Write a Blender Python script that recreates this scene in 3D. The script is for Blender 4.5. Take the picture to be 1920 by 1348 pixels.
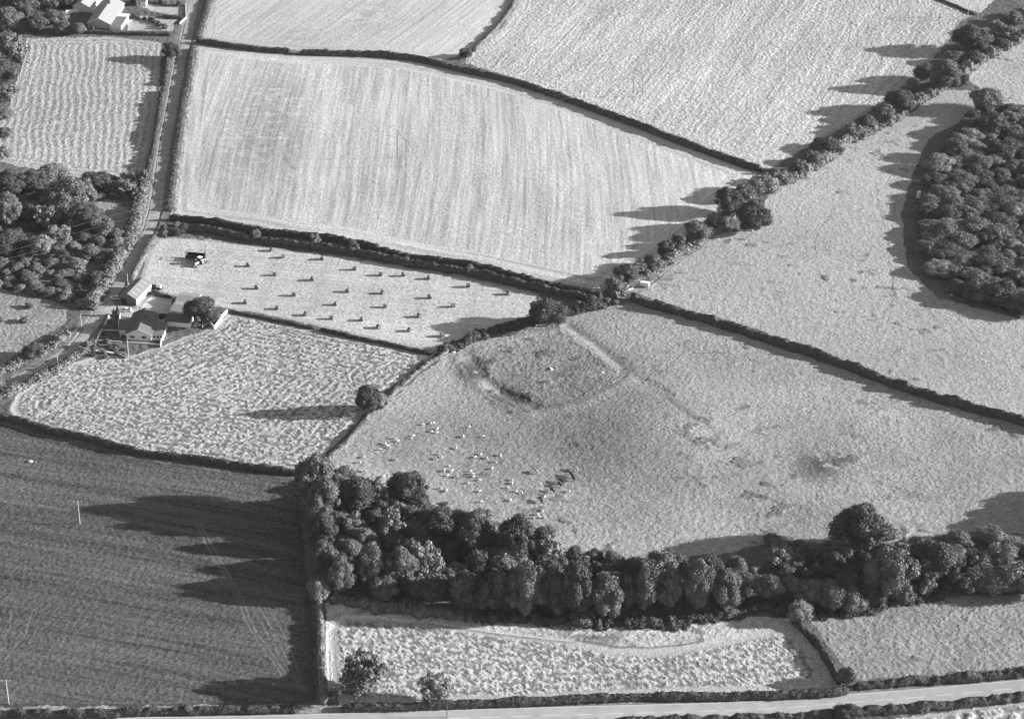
import bpy, bmesh, math, random
import numpy as np
from mathutils import Vector, Matrix
R = math.radians
for o in list(bpy.data.objects): bpy.data.objects.remove(o)
scene = bpy.context.scene
COL = scene.collection

# ------------------------------------------------------------------ camera
TH, ROLL, HC, FP = R(32.0), R(1.5), 415.0, 4000.0
Fv = np.array([0, math.cos(TH), -math.sin(TH)])
R0 = np.array([1.0, 0, 0]); U0 = np.array([0, math.sin(TH), math.cos(TH)])
Rv = R0*math.cos(ROLL)+U0*math.sin(ROLL); Uv = -R0*math.sin(ROLL)+U0*math.cos(ROLL)
cam = bpy.data.cameras.new('camera'); cam.lens = FP/1920*36; cam.sensor_width = 36; cam.sensor_fit = 'HORIZONTAL'
cam.clip_start = 10; cam.clip_end = 20000
co = bpy.data.objects.new('camera', cam); COL.objects.link(co)
co.matrix_world = Matrix(((Rv[0], Uv[0], -Fv[0], 0), (Rv[1], Uv[1], -Fv[1], 0), (Rv[2], Uv[2], -Fv[2], HC), (0, 0, 0, 1)))
scene.camera = co

# ------------------------------------------------------------------ light
SUN_EL = R(15.5); SUN_DIR = Vector((math.cos(R(3)), math.sin(R(3)), math.tan(SUN_EL))).normalized()   # towards the sun
w = bpy.data.worlds.new("World"); scene.world = w; w.use_nodes = True
nt = w.node_tree; bg = nt.nodes['Background']
sky = nt.nodes.new('ShaderNodeTexSky'); sky.sky_type = 'NISHITA'; sky.sun_disc = False
sky.sun_elevation = SUN_EL; sky.sun_rotation = R(90-3)
bw = nt.nodes.new('ShaderNodeRGBToBW')          # the film is black and white
nt.links.new(sky.outputs[0], bw.inputs[0]); nt.links.new(bw.outputs[0], bg.inputs['Color'])
bg.inputs['Strength'].default_value = 0.068
sl = bpy.data.lights.new('sun', 'SUN'); sl.energy = 4.6; sl.angle = R(0.55); sl.color = (1, 1, 1)
so = bpy.data.objects.new('sun', sl); COL.objects.link(so)
so.rotation_mode = 'QUATERNION'; so.rotation_quaternion = SUN_DIR.to_track_quat('Z', 'Y'); so.location = (300, 700, 300)
scene.view_settings.view_transform = 'Standard'; scene.view_settings.look = 'None'
scene.view_settings.gamma = 1; scene.view_settings.exposure = 1.36

# ------------------------------------------------------------------ numpy noise
def hsh(ix, iy, seed):
    n = (ix.astype(np.int64)*374761393 + iy.astype(np.int64)*668265263 + seed*69069) & 0xffffffff
    n = ((n ^ (n >> 13))*1274126177) & 0xffffffff
    return (n ^ (n >> 16)).astype(np.float64)/4294967295.0
def vn(x, y, s, seed=0):
    a_ = .37+seed*1.13; x, y = (x*math.cos(a_)-y*math.sin(a_))/s, (x*math.sin(a_)+y*math.cos(a_))/s; ix = np.floor(x); iy = np.floor(y); fx = x-ix; fy = y-iy
    fx = fx*fx*(3-2*fx); fy = fy*fy*(3-2*fy); ix = ix.astype(np.int64); iy = iy.astype(np.int64)
    a = hsh(ix, iy, seed); b = hsh(ix+1, iy, seed); c = hsh(ix, iy+1, seed); d = hsh(ix+1, iy+1, seed)
    return (a*(1-fx)+b*fx)*(1-fy)+(c*(1-fx)+d*fx)*fy
def fbm(x, y, s, seed=0, o=3):
    t = 0; a = 1; n = 0
    for k in range(o):
        t = t+a*vn(x+17.3*k, y-9.1*k, s, seed+k*7); n += a; a *= .5; s *= .5
    return t/n
def segdist(px, py, poly, closed=False):
    d = np.full(px.shape, 1e9); P = list(poly)+([poly[0]] if closed else [])
    for (ax, ay), (bx, by) in zip(P[:-1], P[1:]):
        vx, vy = bx-ax, by-ay; t = np.clip(((px-ax)*vx+(py-ay)*vy)/(vx*vx+vy*vy+1e-9), 0, 1)
        d = np.minimum(d, np.hypot(px-ax-t*vx, py-ay-t*vy))
    return d
def inside(px, py, poly):
    r = np.zeros(px.shape, bool); n = len(poly)
    for i in range(n):
        ax, ay = poly[i]; bx, by = poly[(i+1) % n]
        if ay == by: continue
        c = (ay > py) != (by > py)
        r ^= c & (px < (bx-ax)*(py-ay)/(by-ay)+ax)
    return r

# ------------------------------------------------------------------ terrain: a gently rolling plateau
def flat(px, py):
    u = px-960; v = 674-py; d = Fv*FP+Rv*u+Uv*v; t = -HC/d[2]
    return (d[0]*t, d[1]*t)
EARTH = []      # (world polyline, half width, height)
def hb(x, y):
    x = np.asarray(x, float); y = np.asarray(y, float)
    z = .9*np.sin(x/80+1)*np.sin(y/95)+.7*np.sin(x/57+y/73+2)
    m = MOUND
    z = z+3.0*np.exp(-((x-m[0])/34)**2-((y-m[1])/45)**2)
    for poly, hw, a in EARTH:
        xs = [p[0] for p in poly]; ys = [p[1] for p in poly]; mg = hw*4
        k = (x > min(xs)-mg) & (x < max(xs)+mg) & (y > min(ys)-mg) & (y < max(ys)+mg)
        if np.any(k):
            if z.ndim == 0: z = z+a*math.exp(-float(segdist(x, y, poly))**2/hw**2)
            else: z[k] += a*np.exp(-segdist(x[k], y[k], poly)**2/hw**2)
    return z
MOUND = flat(1265, 830)
def W0(pts): return [flat(*p) for p in pts]
EARTH += [(W0([(862, 672), (885, 705), (935, 745), (990, 775)]), 3.0, .5),
          (W0([(888, 675), (905, 708), (950, 742), (998, 760)]), 2.6, -.75),
          (W0([(1050, 615), (1100, 650), (1160, 698)]), 2.2, .3),
          (W0([(1065, 612), (1120, 650), (1175, 700), (1250, 748)]), 2.6, -.4),
          (W0([(1020, 770), (1090, 752), (1150, 726), (1185, 708)]), 3.5, .25),
          (W0([(900, 660), (960, 632), (1040, 612)]), 3.5, .25),
          (W0([(1185, 705), (1290, 775), (1400, 850), (1440, 880)]), 3.0, .12),
          (W0([(1175, 715), (1280, 785), (1385, 858)]), 3.0, -.12),
          (W0([(1580, 800), (1640, 770), (1700, 742)]), 1.0, .08)]
def P(px, py):
    u = px-960; v = 674-py; d = Fv*FP+Rv*u+Uv*v; z = 0.0
    for _ in range(5):
        t = (z-HC)/d[2]; x = d[0]*t; y = d[1]*t; z = float(hb(x, y))
    return Vector((x, y, z))
def PW(pts): return [tuple(P(*p)[:2]) for p in pts]
def scl(p):     # pixels per metre: across the view, and for upright things
    Z = p[1]*Fv[1]+(p[2]-HC)*Fv[2]; dd = math.hypot(p[1], HC)
    return FP/Z, FP/Z*(p[1]/dd)
def gz(x, y): return float(hb(x, y))

# ------------------------------------------------------------------ materials
def mat(name, g, rough=.9, var=0., sc=1., spec=.15, bump=0., obj=False, metal=0.):
    m = bpy.data.materials.new(name); m.use_nodes = True; t = m.node_tree; b = t.nodes['Principled BSDF']
    b.inputs['Roughness'].default_value = rough; b.inputs['Specular IOR Level'].default_value = spec
    b.inputs['Metallic'].default_value = metal
    b.inputs['Base Color'].default_value = (g, g, g, 1)
    if var or bump:
        tc = t.nodes.new('ShaderNodeTexCoord'); n = t.nodes.new('ShaderNodeTexNoise'); n.inputs['Scale'].default_value = sc; n.inputs['Detail'].default_value = 4
        if obj: t.links.new(tc.outputs['Object'], n.inputs['Vector'])
        else:
            ge = t.nodes.new('ShaderNodeNewGeometry'); t.links.new(ge.outputs['Position'], n.inputs['Vector'])
        mr = t.nodes.new('ShaderNodeMapRange'); mr.inputs[1].default_value = .3; mr.inputs[2].default_value = .7
        mr.inputs[3].default_value = g*(1-var); mr.inputs[4].default_value = g*(1+var)
        t.links.new(n.outputs[0], mr.inputs[0]); t.links.new(mr.outputs[0], b.inputs['Base Color'])
        if bump:
            bp = t.nodes.new('ShaderNodeBump'); bp.inputs['Strength'].default_value = bump; bp.inputs['Distance'].default_value = .1
            t.links.new(n.outputs[0], bp.inputs['Height']); t.links.new(bp.outputs[0], b.inputs['Normal'])
    return m
M = {
 'leaf0': mat('leaf_dark', .10, .7, .35, .5), 'leaf1': mat('leaf_mid', .16, .7, .35, .5), 'leaf2': mat('leaf_pale', .24, .7, .3, .6),
 'bark': mat('bark', .10, .9, .3, 2), 'hedge': mat('hedge_leaf', .075, .8, .4, .6), 'hedgep': mat('hedge_leaf_pale', .17, .8, .4, .6),
 'white': mat('white_paint', .8, .5, .04, 1), 'wall': mat('render_wall', .75, .8, .08, .8), 'grey': mat('grey_sheet', .42, .6, .12, 1.2),
 'roof': mat('roof_tile', .13, .7, .25, 2.5), 'roofm': mat('roof_mid', .19, .7, .15, 2), 'roofl': mat('pale_roof', .3, .6, .1, 1.5),
 'dark': mat('dark_paint', .03, .5), 'glass': mat('window_glass', .03, .1, spec=.6), 'tyre': mat('tyre_rubber', .03, .9),
 'straw': mat('straw', .17, .95, .25, 3), 'wool': mat('wool', .6, .95, .1, 5), 'cow': mat('black_hide', .03, .7), 'cowp': mat('pale_hide', .5, .7),
 'wood': mat('weathered_wood', .3, .9, .2, 3), 'pole': mat('pole_wood', .12, .9), 'polep': mat('pale_pole_wood', .5, .8), 'wire': mat('wire_metal', .35, .5), 'brick': mat('brickwork', .16, .9, .25, 3),
 'road': mat('road_asphalt', .40, .9, .1, .25), 'lane': mat('lane_tarmac', .34, .9, .2, .35), 'mark': mat('road_marking', .8, .7), 'track': mat('dirt_track', .38, .95, .2, .8),
 'stone': mat('pale_stone', .7, .8, .1, 2), 'conc': mat('yard_concrete', .5, .9, .15, .4),
}
def ground_mat():
    m = bpy.data.materials.new('ground_cover'); m.use_nodes = True; t = m.node_tree; b = t.nodes['Principled BSDF']
    b.inputs['Roughness'].default_value = 1; b.inputs['Specular IOR Level'].default_value = 0
    at = t.nodes.new('ShaderNodeAttribute'); at.attribute_name = 'tone'
    ge = t.nodes.new('ShaderNodeNewGeometry')
    n = t.nodes.new('ShaderNodeTexNoise'); n.inputs['Scale'].default_value = 2.1; n.inputs['Detail'].default_value = 6; n.inputs['Roughness'].default_value = .8
    t.links.new(ge.outputs['Position'], n.inputs['Vector'])
    mr = t.nodes.new('ShaderNodeMapRange'); mr.inputs[1].default_value = .34; mr.inputs[2].default_value = .66; mr.inputs[3].default_value = .28; mr.inputs[4].default_value = 1.72
    t.links.new(n.outputs[0], mr.inputs[0])
    mu = t.nodes.new('ShaderNodeMath'); mu.operation = 'MULTIPLY'; t.links.new(at.outputs['Fac'], mu.inputs[0]); t.links.new(mr.outputs[0], mu.inputs[1])
    t.links.new(mu.outputs[0], b.inputs['Base Color'])
    bp = t.nodes.new('ShaderNodeBump'); bp.inputs['Strength'].default_value = .5; bp.inputs['Distance'].default_value = .12
    t.links.new(n.outputs[0], bp.inputs['Height']); t.links.new(bp.outputs[0], b.inputs['Normal'])
    return m

# ------------------------------------------------------------------ object helpers
def mesh_np(name, v, q, smooth=False):
    """v (n,3); q list of (k,m) index arrays (quads/tris)"""
    me = bpy.data.meshes.new(name); v = np.asarray(v, np.float32)
    qs = q if isinstance(q, list) else [q]; qs = [np.asarray(a, np.int32) for a in qs if len(a)]
    nl = sum(a.size for a in qs); npoly = sum(len(a) for a in qs)
    me.vertices.add(len(v)); me.vertices.foreach_set('co', v.ravel())
    me.loops.add(nl); me.loops.foreach_set('vertex_index', np.concatenate([a.ravel() for a in qs]))
    st = []; c = 0
    for a in qs: st.append(c+np.arange(len(a))*a.shape[1]); c += a.size
    me.polygons.add(npoly); me.polygons.foreach_set('loop_start', np.concatenate(st).astype(np.int32))
    me.polygons.foreach_set('use_smooth', np.full(npoly, smooth))
    me.update(calc_edges=True); me.validate()
    return me
def link(name, data, parent=None):
    o = bpy.data.objects.new(name, data); COL.objects.link(o)
    if parent is not None: o.parent = parent
    return o
def tag(o, label, cat=None, group=None, kind=None):
    if label: o['label'] = label
    if cat: o['category'] = cat
    if group: o['group'] = group
    if kind: o['kind'] = kind
    return o
def thing(name, label, cat, loc, rz=0, group=None, sc=(1, 1, 1)):
    o = link(name, None); o.location = loc; o.rotation_euler = (0, 0, rz); o.scale = sc; o.empty_display_size = .5
    return tag(o, label, cat, group)
def copy_tree(o, parent=None):
    c = o.copy(); COL.objects.link(c); c.parent = parent
    for ch in o.children: copy_tree(ch, c)
    return c
class B:        # mesh collector
    def __init__(s): s.bm = bmesh.new()
    def box(s, x0, y0, z0, x1, y1, z1, bev=0, rot=None):
        r = bmesh.ops.create_cube(s.bm, size=1); vs = r['verts']
        bmesh.ops.scale(s.bm, vec=(x1-x0, y1-y0, z1-z0), verts=vs)
        bmesh.ops.translate(s.bm, vec=((x0+x1)/2, (y0+y1)/2, (z0+z1)/2), verts=vs)
        if rot: bmesh.ops.rotate(s.bm, cent=(0, 0, 0), matrix=rot, verts=vs)
        if bev: bmesh.ops.bevel(s.bm, geom=list({e for v in vs for e in v.link_edges}), offset=bev, segments=2, affect='EDGES')
        return s
    def cyl(s, a, b, r0, r1=None, n=10):
        a = Vector(a); b = Vector(b); r1 = r0 if r1 is None else r1; d = b-a
        q = d.to_track_quat('Z', 'Y').to_matrix().to_4x4(); mt = Matrix.Translation((a+b)/2) @ q
        bmesh.ops.create_cone(s.bm, cap_ends=True, segments=n, radius1=r0, radius2=max(r1, .001), depth=d.length, matrix=mt)
        return s
    def poly(s, pts, faces):
        vs = [s.bm.verts.new(p) for p in pts]
        for f in faces: s.bm.faces.new([vs[i] for i in f])
        return s
    def prism(s, prof, y0, y1, axis='y'):   # profile in x,z swept along y
        n = len(prof)
        if axis == 'y': pts = [(x, y0, z) for x, z in prof]+[(x, y1, z) for x, z in prof]
        else: pts = [(y0, x, z) for x, z in prof]+[(y1, x, z) for x, z in prof]
        return s.poly(pts, [list(range(n)), list(range(2*n-1, n-1, -1))]+[[i, i+n, (i+1) % n+n, (i+1) % n] for i in range(n)])
    def ball(s, c, r, sc=(1, 1, 1), sub=2):
        r_ = bmesh.ops.create_icosphere(s.bm, subdivisions=sub, radius=r); bmesh.ops.scale(s.bm, vec=sc, verts=r_['verts']); bmesh.ops.translate(s.bm, vec=c, verts=r_['verts']); return s
    def make(s, name, m, parent=None, smooth=False):
        bmesh.ops.recalc_face_normals(s.bm, faces=s.bm.faces)
        me = bpy.data.meshes.new(name); s.bm.to_mesh(me); s.bm.free(); me.materials.append(m)
        if smooth:
            for p in me.polygons: p.use_smooth = True
        return link(name, me, parent)
ORD = 'zeroth first second third fourth fifth sixth seventh eighth ninth tenth eleventh twelfth thirteenth fourteenth fifteenth sixteenth seventeenth eighteenth nineteenth twentieth'.split()
def proj(p):
    q = np.array([p[0], p[1], p[2]-HC]); z = q @ Fv
    return 960+FP*(q @ Rv)/z, 674-FP*(q @ Uv)/z
def rank(objs, desc, where, per=8):
    """labels that single each one out: its row counted from the far side, its place from the left"""
    L = sorted(objs, key=lambda o: proj(o.location)[1]); nb = max(1, math.ceil(len(L)/per)); k = math.ceil(len(L)/nb)
    for i in range(nb):
        row = sorted(L[i*k:(i+1)*k], key=lambda o: proj(o.location)[0])
        for j, o in enumerate(row):
            d = desc(o) if callable(desc) else desc
            r = '' if nb == 1 else (', row %d from top' % (i+1))
            pos = 'only one' if len(row) == 1 else ORD[j+1]+' from left'
            o['label'] = f'{d} {where}, {pos}{r}'

# ------------------------------------------------------------------ field layout (corner points measured in the photograph, laid on the terrain)
F = {
 'F1': [(52,72),(200,70),(305,80),(300,115),(296,200),(285,260),(268,335),(215,338),(130,330),(0,305),(-60,300),(-60,210),(20,200),(40,130)],
 'F2': [(366,84),(545,104),(640,107),(765,114),(870,137),(960,158),(1120,213),(1300,281),(1420,326),(1415,335),(1340,400),(1250,470),(1125,548),(1040,530),(880,496),(780,480),(697,462),(640,448),(545,438),(480,424),(400,414),(322,404),(330,300),(345,190)],
 'F3': [(392,-40),(375,70),(455,84),(545,95),(562,97),(710,98),(820,114),(858,108),(885,92),(912,66),(938,40),(962,0),(975,-40)],
 'F4': [(980,-40),(968,10),(945,48),(920,72),(880,103),(872,120),(960,147),(1120,202),(1300,268),(1420,315),(1445,318),(1500,285),(1600,230),(1660,190),(1740,120),(1785,70),(1800,40),(1825,32),(1750,0),(1650,-40)],
 'F4b': [(1655,-40),(1755,0),(1840,25),(1865,0),(1870,-40)],
 'F14': [(1925,60),(1860,95),(1812,135),(1815,150),(1870,190),(1925,220),(2000,240),(2000,20)],
 'F5': [(1750,170),(1700,205),(1620,250),(1540,300),(1470,345),(1440,370),(1420,430),(1340,440),(1250,500),(1190,550),(1220,560),(1400,612),(1540,660),(1690,715),(1920,785),(2000,805),(2000,605),(1920,600),(1760,560),(1700,500),(1690,400),(1710,330),(1740,260),(1830,215),(1820,170)],
 'F6': [(1180,568),(1140,575),(1080,590),(1000,612),(950,625),(850,660),(790,700),(740,745),(690,790),(640,835),(618,860),(630,888),(720,915),(830,950),(930,980),(1010,1010),(1060,1035),(1200,1055),(1340,1040),(1450,1015),(1550,1015),(1700,1015),(1790,1000),(1925,1000),(2000,1000),(2000,828),(1920,803),(1780,764),(1690,736),(1600,701),(1440,647),(1300,602)],
 'enc': [(872,674),(893,706),(940,744),(1000,764),(1085,749),(1175,706),(1140,684),(1095,652),(1048,617),(960,640),(900,662)],
 'F7': [(290,447),(345,446),(480,460),(620,479),(695,489),(770,504),(860,518),(960,540),(1010,552),(1000,590),(930,615),(880,635),(818,660),(720,640),(640,622),(560,604),(480,588),(425,580),(330,555),(262,540),(270,500)],
 'F8': [(180,668),(250,668),(330,640),(400,615),(430,590),(480,597),(560,614),(640,632),(720,648),(780,664),(790,680),(760,705),(720,735),(660,800),(600,860),(560,882),(475,876),(375,862),(288,852),(225,840),(162,822),(100,806),(38,785),(25,768),(35,740),(110,690)],
 'F9': [(-60,785),(0,797),(100,826),(225,856),(375,880),(560,900),(565,1000),(580,1110),(588,1200),(592,1310),(560,1318),(300,1325),(0,1325),(-60,1330)],
 'Fm': [(612,1120),(700,1130),(900,1152),(1100,1165),(1250,1175),(1400,1155),(1480,1160),(1520,1200),(1560,1260),(1570,1290),(1400,1300),(1100,1308),(950,1318),(640,1325),(612,1250)],
 'F10': [(620,1180),(650,1158),(720,1160),(800,1168),(950,1190),(1090,1205),(1140,1222),(1230,1225),(1350,1205),(1450,1183),(1490,1190),(1525,1230),(1545,1265),(1530,1280),(1400,1292),(1200,1297),(950,1310),(660,1315),(625,1290)],
 'F11': [(1510,1150),(1620,1142),(1760,1120),(1925,1115),(2000,1112),(2000,1245),(1920,1252),(1800,1262),(1700,1268),(1600,1278),(1578,1250),(1545,1200)],
 'F12': [(1660,1352),(1760,1338),(1860,1322),(2000,1305),(2000,1420),(1600,1420)],
 'F13': [(-60,540),(0,540),(60,548),(130,580),(120,612),(60,640),(0,690),(-60,700)],
 'clr': [(165,385),(200,376),(250,392),(262,415),(225,428),(190,412)],
 'lawn': [(235,28),(330,38),(325,60),(240,57)],
 'lawn2': [(250,8),(345,14),(342,30),(290,24)],
 'verge': [(-60,1326),(560,1322),(900,1322),(1450,1300),(1990,1256),(1990,1300),(1450,1345),(960,1375),(-60,1390)],
}
LANE = [(376,-60),(369,-20),(364,0),(353,60),(347,85),(340,110),(333,150),(322,210),(310,270),(301,335),(294,380),(284,420),(270,452),(247,495),(222,535),(203,565),(183,595),(165,622),(143,650),(113,673),(60,702),(0,730),(-60,757)]
ROADC = [(-60,1368),(160,1362),(480,1357),(800,1348),(1008,1341.5),(1182,1337),(1410,1330),(1461,1327),(1576,1318),(1731,1306),(1900,1291),(2000,1282)]
ENTRY = [(196,578),(225,582),(258,588)]

# ------------------------------------------------------------------ the ground, one sheet
def build_ground():
    gx = np.arange(-285, 285.01, .38); gy = [450.0]
    while gy[-1] < 1035: gy.append(gy[-1]+.40+.34*(gy[-1]-450)/585)
    gy = np.array(gy); out = np.array([1, 3, 8, 20, 50, 120, 300, 800, 2000, 5000.])
    gx = np.concatenate([gx[0]-out[::-1], gx, gx[-1]+out]); ylo = gy[0]-out[::-1]; gy = np.concatenate([ylo, gy, gy[-1]+np.append(out, 12000)])
    X, Y = np.meshgrid(gx, gy); sh = X.shape; x = X.ravel(); y = Y.ravel()
    z = hb(x, y); tone = .13*(.7+.6*fbm(x, y, 3, 5)); micro = .35*fbm(x, y, 1.6, 3, 2)
    cx, cy = np.abs(x) < 284.9, (y > 450) & (y < 1036)
    core = cx & cy
    def region(name, fn):
        poly = PW(F[name]); xs = [p[0] for p in poly]; ys = [p[1] for p in poly]
        k = np.where(core & (x > min(xs)) & (x < max(xs)) & (y > min(ys)) & (y < max(ys)))[0]
        # edges wander a little
        k = k[inside(x[k]+1.2*(vn(x[k], y[k], 3, 91)-.5), y[k]+2*(vn(x[k], y[k], 3, 92)-.5), poly)]
        d = segdist(x[k], y[k], poly, True)
        t, m = fn(x[k], y[k], d); tone[k] = t; micro[k] = m
    def rowc(a, b, xx, yy):     # coordinate across rows that run through two points of the photograph
        p, q = PW([a, b]); vx, vy = q[0]-p[0], q[1]-p[1]; l = math.hypot(vx, vy)
        return ((xx-p[0])*(-vy)+(yy-p[1])*vx)/l, ((xx-p[0])*vx+(yy-p[1])*vy)/l
    def stub(a, b, base, hl=9, sp=2.6, con=.16, amp=.05, seed=1, rough=.3, dots=0, fine=.65):
        def f(xx, yy, d):
            s, l = rowc(a, b, xx, yy); s = s+5*vn(xx, yy, 90, seed)
            s = np.where(d < hl, d*1.0, s); l = np.where(d < hl, xx+yy, l)
            s = s+.4*(vn(xx, yy, 9, seed+9)-.5)
            streak = vn(s/fine, l/18, 1, seed+2)*.5+vn(s/1.7, l/50, 1, seed+3)*.35+vn(s/7, l/120, 1, seed+12)*.15
            streak = .5+(streak-.5)*1.5; row = np.cos(2*math.pi*s/sp)*vn(s/9, l/30, 1, seed+13)
            big = fbm(xx, yy, 35, seed+4)
            gr = vn(xx, yy, .9, seed+5)
            t = base*(1+con*(streak-.5)*2+.05*row*vn(s, l/10, 6, seed+6)*2+.22*(big-.5)+rough*.5*(gr-.5))
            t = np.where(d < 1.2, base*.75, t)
            m = amp*(row*.35+streak*1.3)+rough*.2*gr+dots*.16*np.clip((vn(xx, yy, 1.05, seed+15)-.45)*2.5, 0, 1)
            t = t*(1-.3*min(dots, 1)*np.clip((.42-vn(xx, yy, 1.05, seed+15))*5, 0, 1))
            return t, m
        return f
    def hay(base, amp, sp=3.0, dirn=None, lump=1.15, seed=1, edge=True, gap=.45, ang=None, rw=.16, el=1.3):
        def f(xx, yy, d):
            if dirn: s, l = rowc(dirn[0], dirn[1], xx, yy)
            else: s, l = d, xx+yy
            if edge and dirn: e = d < 8; s = np.where(e, d, s)
            s = s+2.2*vn(xx, yy, 14, seed)
            row = .5+.5*np.cos(2*math.pi*s/sp)
            if ang is not None:
                ca, sa = math.cos(ang), math.sin(ang); xr = xx*ca+yy*sa; yr = -xx*sa+yy*ca
            else: xr, yr = xx, yy
            n = .7*vn(xr/el, yr, lump, seed+1)+.3*vn(xx, yy, lump*.6, seed+2)
            hgt = np.clip((n-.28+rw*(row-.5))*1.75, 0, 1)
            t = base*(gap+(1-gap)*np.clip(hgt*1.35, 0, 1))*(.9+.2*fbm(xx, yy, 30, seed+3))
            sm = np.clip((d-.8)/1.5, 0, 1)      # a smooth strip round the edge
            return t*sm+base*.82*(1-sm), amp*hgt*sm
        return f
    def past(base, big=.25, tuft=.35, amp=.22, seed=1, ls=28):
        def f(xx, yy, d):
            b = fbm(xx, yy, ls, seed, 3); g = vn(xx, yy, .8, seed+5)*.6+vn(xx, yy, 1.7, seed+6)*.4
            dk = np.clip((fbm(xx/1.6, yy, 3.2, seed+7, 2)-.66)*6, 0, 1)*np.clip((fbm(xx, yy, 22, seed+8)-.48)*6, 0, 1)
            t = base*(1+big*(b-.5)*2)*(1+tuft*(g-.5))*(1-.45*dk)
            return t, amp*g+dk*.25
        return f
    region('F13', past(.25, .2, .5, .3, 11)); region('clr', past(.3, .2, .4, .2, 12))
    region('lawn', past(.42, .1, .1, .05, 13)); region('lawn2', past(.42, .1, .1, .05, 13)); region('verge', past(.27, .25, .5, .25, 14, 6))
    region('F1', hay(.45, .17, 3.3, ((78, 105), (54, 300)), .72, 21, True, .55, None, .34, 1.0))
    region('F2', stub((680, 120), (632, 380), .47, 10, 3.2, .26, .03, 31, .35))
    region('F3', stub((730, 2), (650, 60), .47, 7, 3.4, .17, .05, 41, .25))
    region('F4', stub((1365, 10), (1262, 140), .45, 8, 3.0, .20, .05, 51, .5, .8))
    region('F4b', past(.46, .1, .3, .15, 52)); region('F14', past(.38, .15, .4, .22, 53, 20))
    region('F5', past(.35, .16, .38, .2, 61, 40)); region('F6', past(.30, .30, .42, .24, 71, 26))
    region('F7', stub((500, 560), (700, 577), .46, 3, 2.4, .13, .04, 81, .4))
    region('F8', hay(.45, .23, 3.0, None, .78, 101, False, .34, R(-30), .2, 1.3))
    region('F9', stub((50, 900), (420, 962), .105, 2, 1.2, .42, .05, 111, .8, 0, .36))
    region('Fm', past(.44, .22, .5, .3, 121, 6)); region('F10', hay(.48, .24, 2.9, None, .75, 131, False, .36, R(-38), .14, 1.5))
    region('F11', past(.27, .22, .5, .3, 141, 9)); region('F12', hay(.5, .6, 3, None, 1.6, 151, False, .45))
    region('enc', lambda xx, yy, d: (lambda t, m, g: (t*g, m))(*past(.235, .25, .5, .34, 72, 9)(xx, yy, d), np.clip(1.12-.12*np.clip(d/3, 0, 1), 0, 2)))
    # marks: (points, half width in m, tone factor, height)
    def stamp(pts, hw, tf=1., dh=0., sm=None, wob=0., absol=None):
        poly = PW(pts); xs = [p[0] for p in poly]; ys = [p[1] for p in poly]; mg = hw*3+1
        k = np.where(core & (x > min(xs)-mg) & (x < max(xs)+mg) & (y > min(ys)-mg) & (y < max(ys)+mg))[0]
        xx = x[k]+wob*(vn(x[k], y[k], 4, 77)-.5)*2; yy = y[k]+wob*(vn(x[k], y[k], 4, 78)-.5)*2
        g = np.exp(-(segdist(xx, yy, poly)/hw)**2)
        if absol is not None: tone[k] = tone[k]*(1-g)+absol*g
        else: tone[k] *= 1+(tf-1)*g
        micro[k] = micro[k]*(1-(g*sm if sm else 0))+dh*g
    def patch(c, rx, ry, tf, seed=3, thr=.5, dh=0.):       # a ragged patch of another growth
        c = P(*c); k = np.where((np.abs(x-c[0]) < rx*2) & (np.abs(y-c[1]) < ry*2))[0]
        g = np.exp(-((x[k]-c[0])/rx)**2-((y[k]-c[1])/ry)**2)*np.clip((fbm(x[k]/1.8, y[k], 2.6, seed)-thr)*7, 0, 1)
        tone[k] *= 1+(tf-1)*g; micro[k] += dh*g
    patch((1100, 850), 34, 34, .80, 5, 0.1); patch((980, 800), 24, 16, .80, 9, .1)
    patch((1538, 876), 8, 9, .35, 7, .3, .35); patch((1585, 862), 7, 4, .4, 8, .35, .3); patch((1310, 805), 9, 12, .62, 9, .5, .3); patch((1385, 858), 8, 10, .65, 12, .5, .3)
    patch((1460, 960), 10, 8, .65, 13, .45, .3); patch((884, 692), 4, 11, .35, 14, .2, .4); patch((899, 706), 3, 7, .4, 14, .2, .4); patch((962, 746), 8, 7, .35, 15, .25, .6); patch((985, 755), 5, 5, .4, 16, .25, .5); patch((1075, 700), 8, 6, .6, 16, .45)
    patch((1015, 660), 5, 6, .5, 17, .5); patch((1250, 520), 14, 8, .55, 18, .55, .2); patch((1440, 540), 6, 8, .6, 19, .5); patch((1590, 820), 6, 6, .6, 21, .5)
    patch((1700, 910), 12, 6, .75, 22, .55, .2); patch((1640, 740), 8, 8, .7, 23, .5); patch((1500, 460), 10, 12, .75, 24, .5); patch((1750, 930), 16, 12, .82, 25, .55)
    patch((500, 230), 22, 60, .74, 26, .3); patch((700, 30), 16, 30, .8, 27, .35); patch((560, 70), 10, 10, .85, 28, .4); patch((440, 300), 14, 40, .88, 29, .3)
    patch((1100, 1190), 7, 4, .4, 30, .35, .3); patch((1150, 1197), 8, 3, .5, 31, .35, .2); patch((720, 1150), 10, 6, .5, 32, .45, .4)
    patch((380, 490), 8, 10, .85, 34, .2); patch((100, 220), 20, 40, .88, 35, .3)
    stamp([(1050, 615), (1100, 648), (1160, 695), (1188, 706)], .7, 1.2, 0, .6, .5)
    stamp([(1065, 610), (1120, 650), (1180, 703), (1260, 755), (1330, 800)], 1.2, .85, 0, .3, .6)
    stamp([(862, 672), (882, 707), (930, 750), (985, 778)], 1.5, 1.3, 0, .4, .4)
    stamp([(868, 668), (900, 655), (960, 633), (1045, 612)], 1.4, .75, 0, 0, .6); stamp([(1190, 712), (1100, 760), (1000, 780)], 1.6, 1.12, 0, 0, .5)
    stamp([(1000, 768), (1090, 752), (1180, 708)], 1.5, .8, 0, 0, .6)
    stamp([(1180, 703), (1280, 772), (1400, 852), (1500, 930), (1550, 975)], .8, 1.18, 0, .2, .8)
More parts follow.
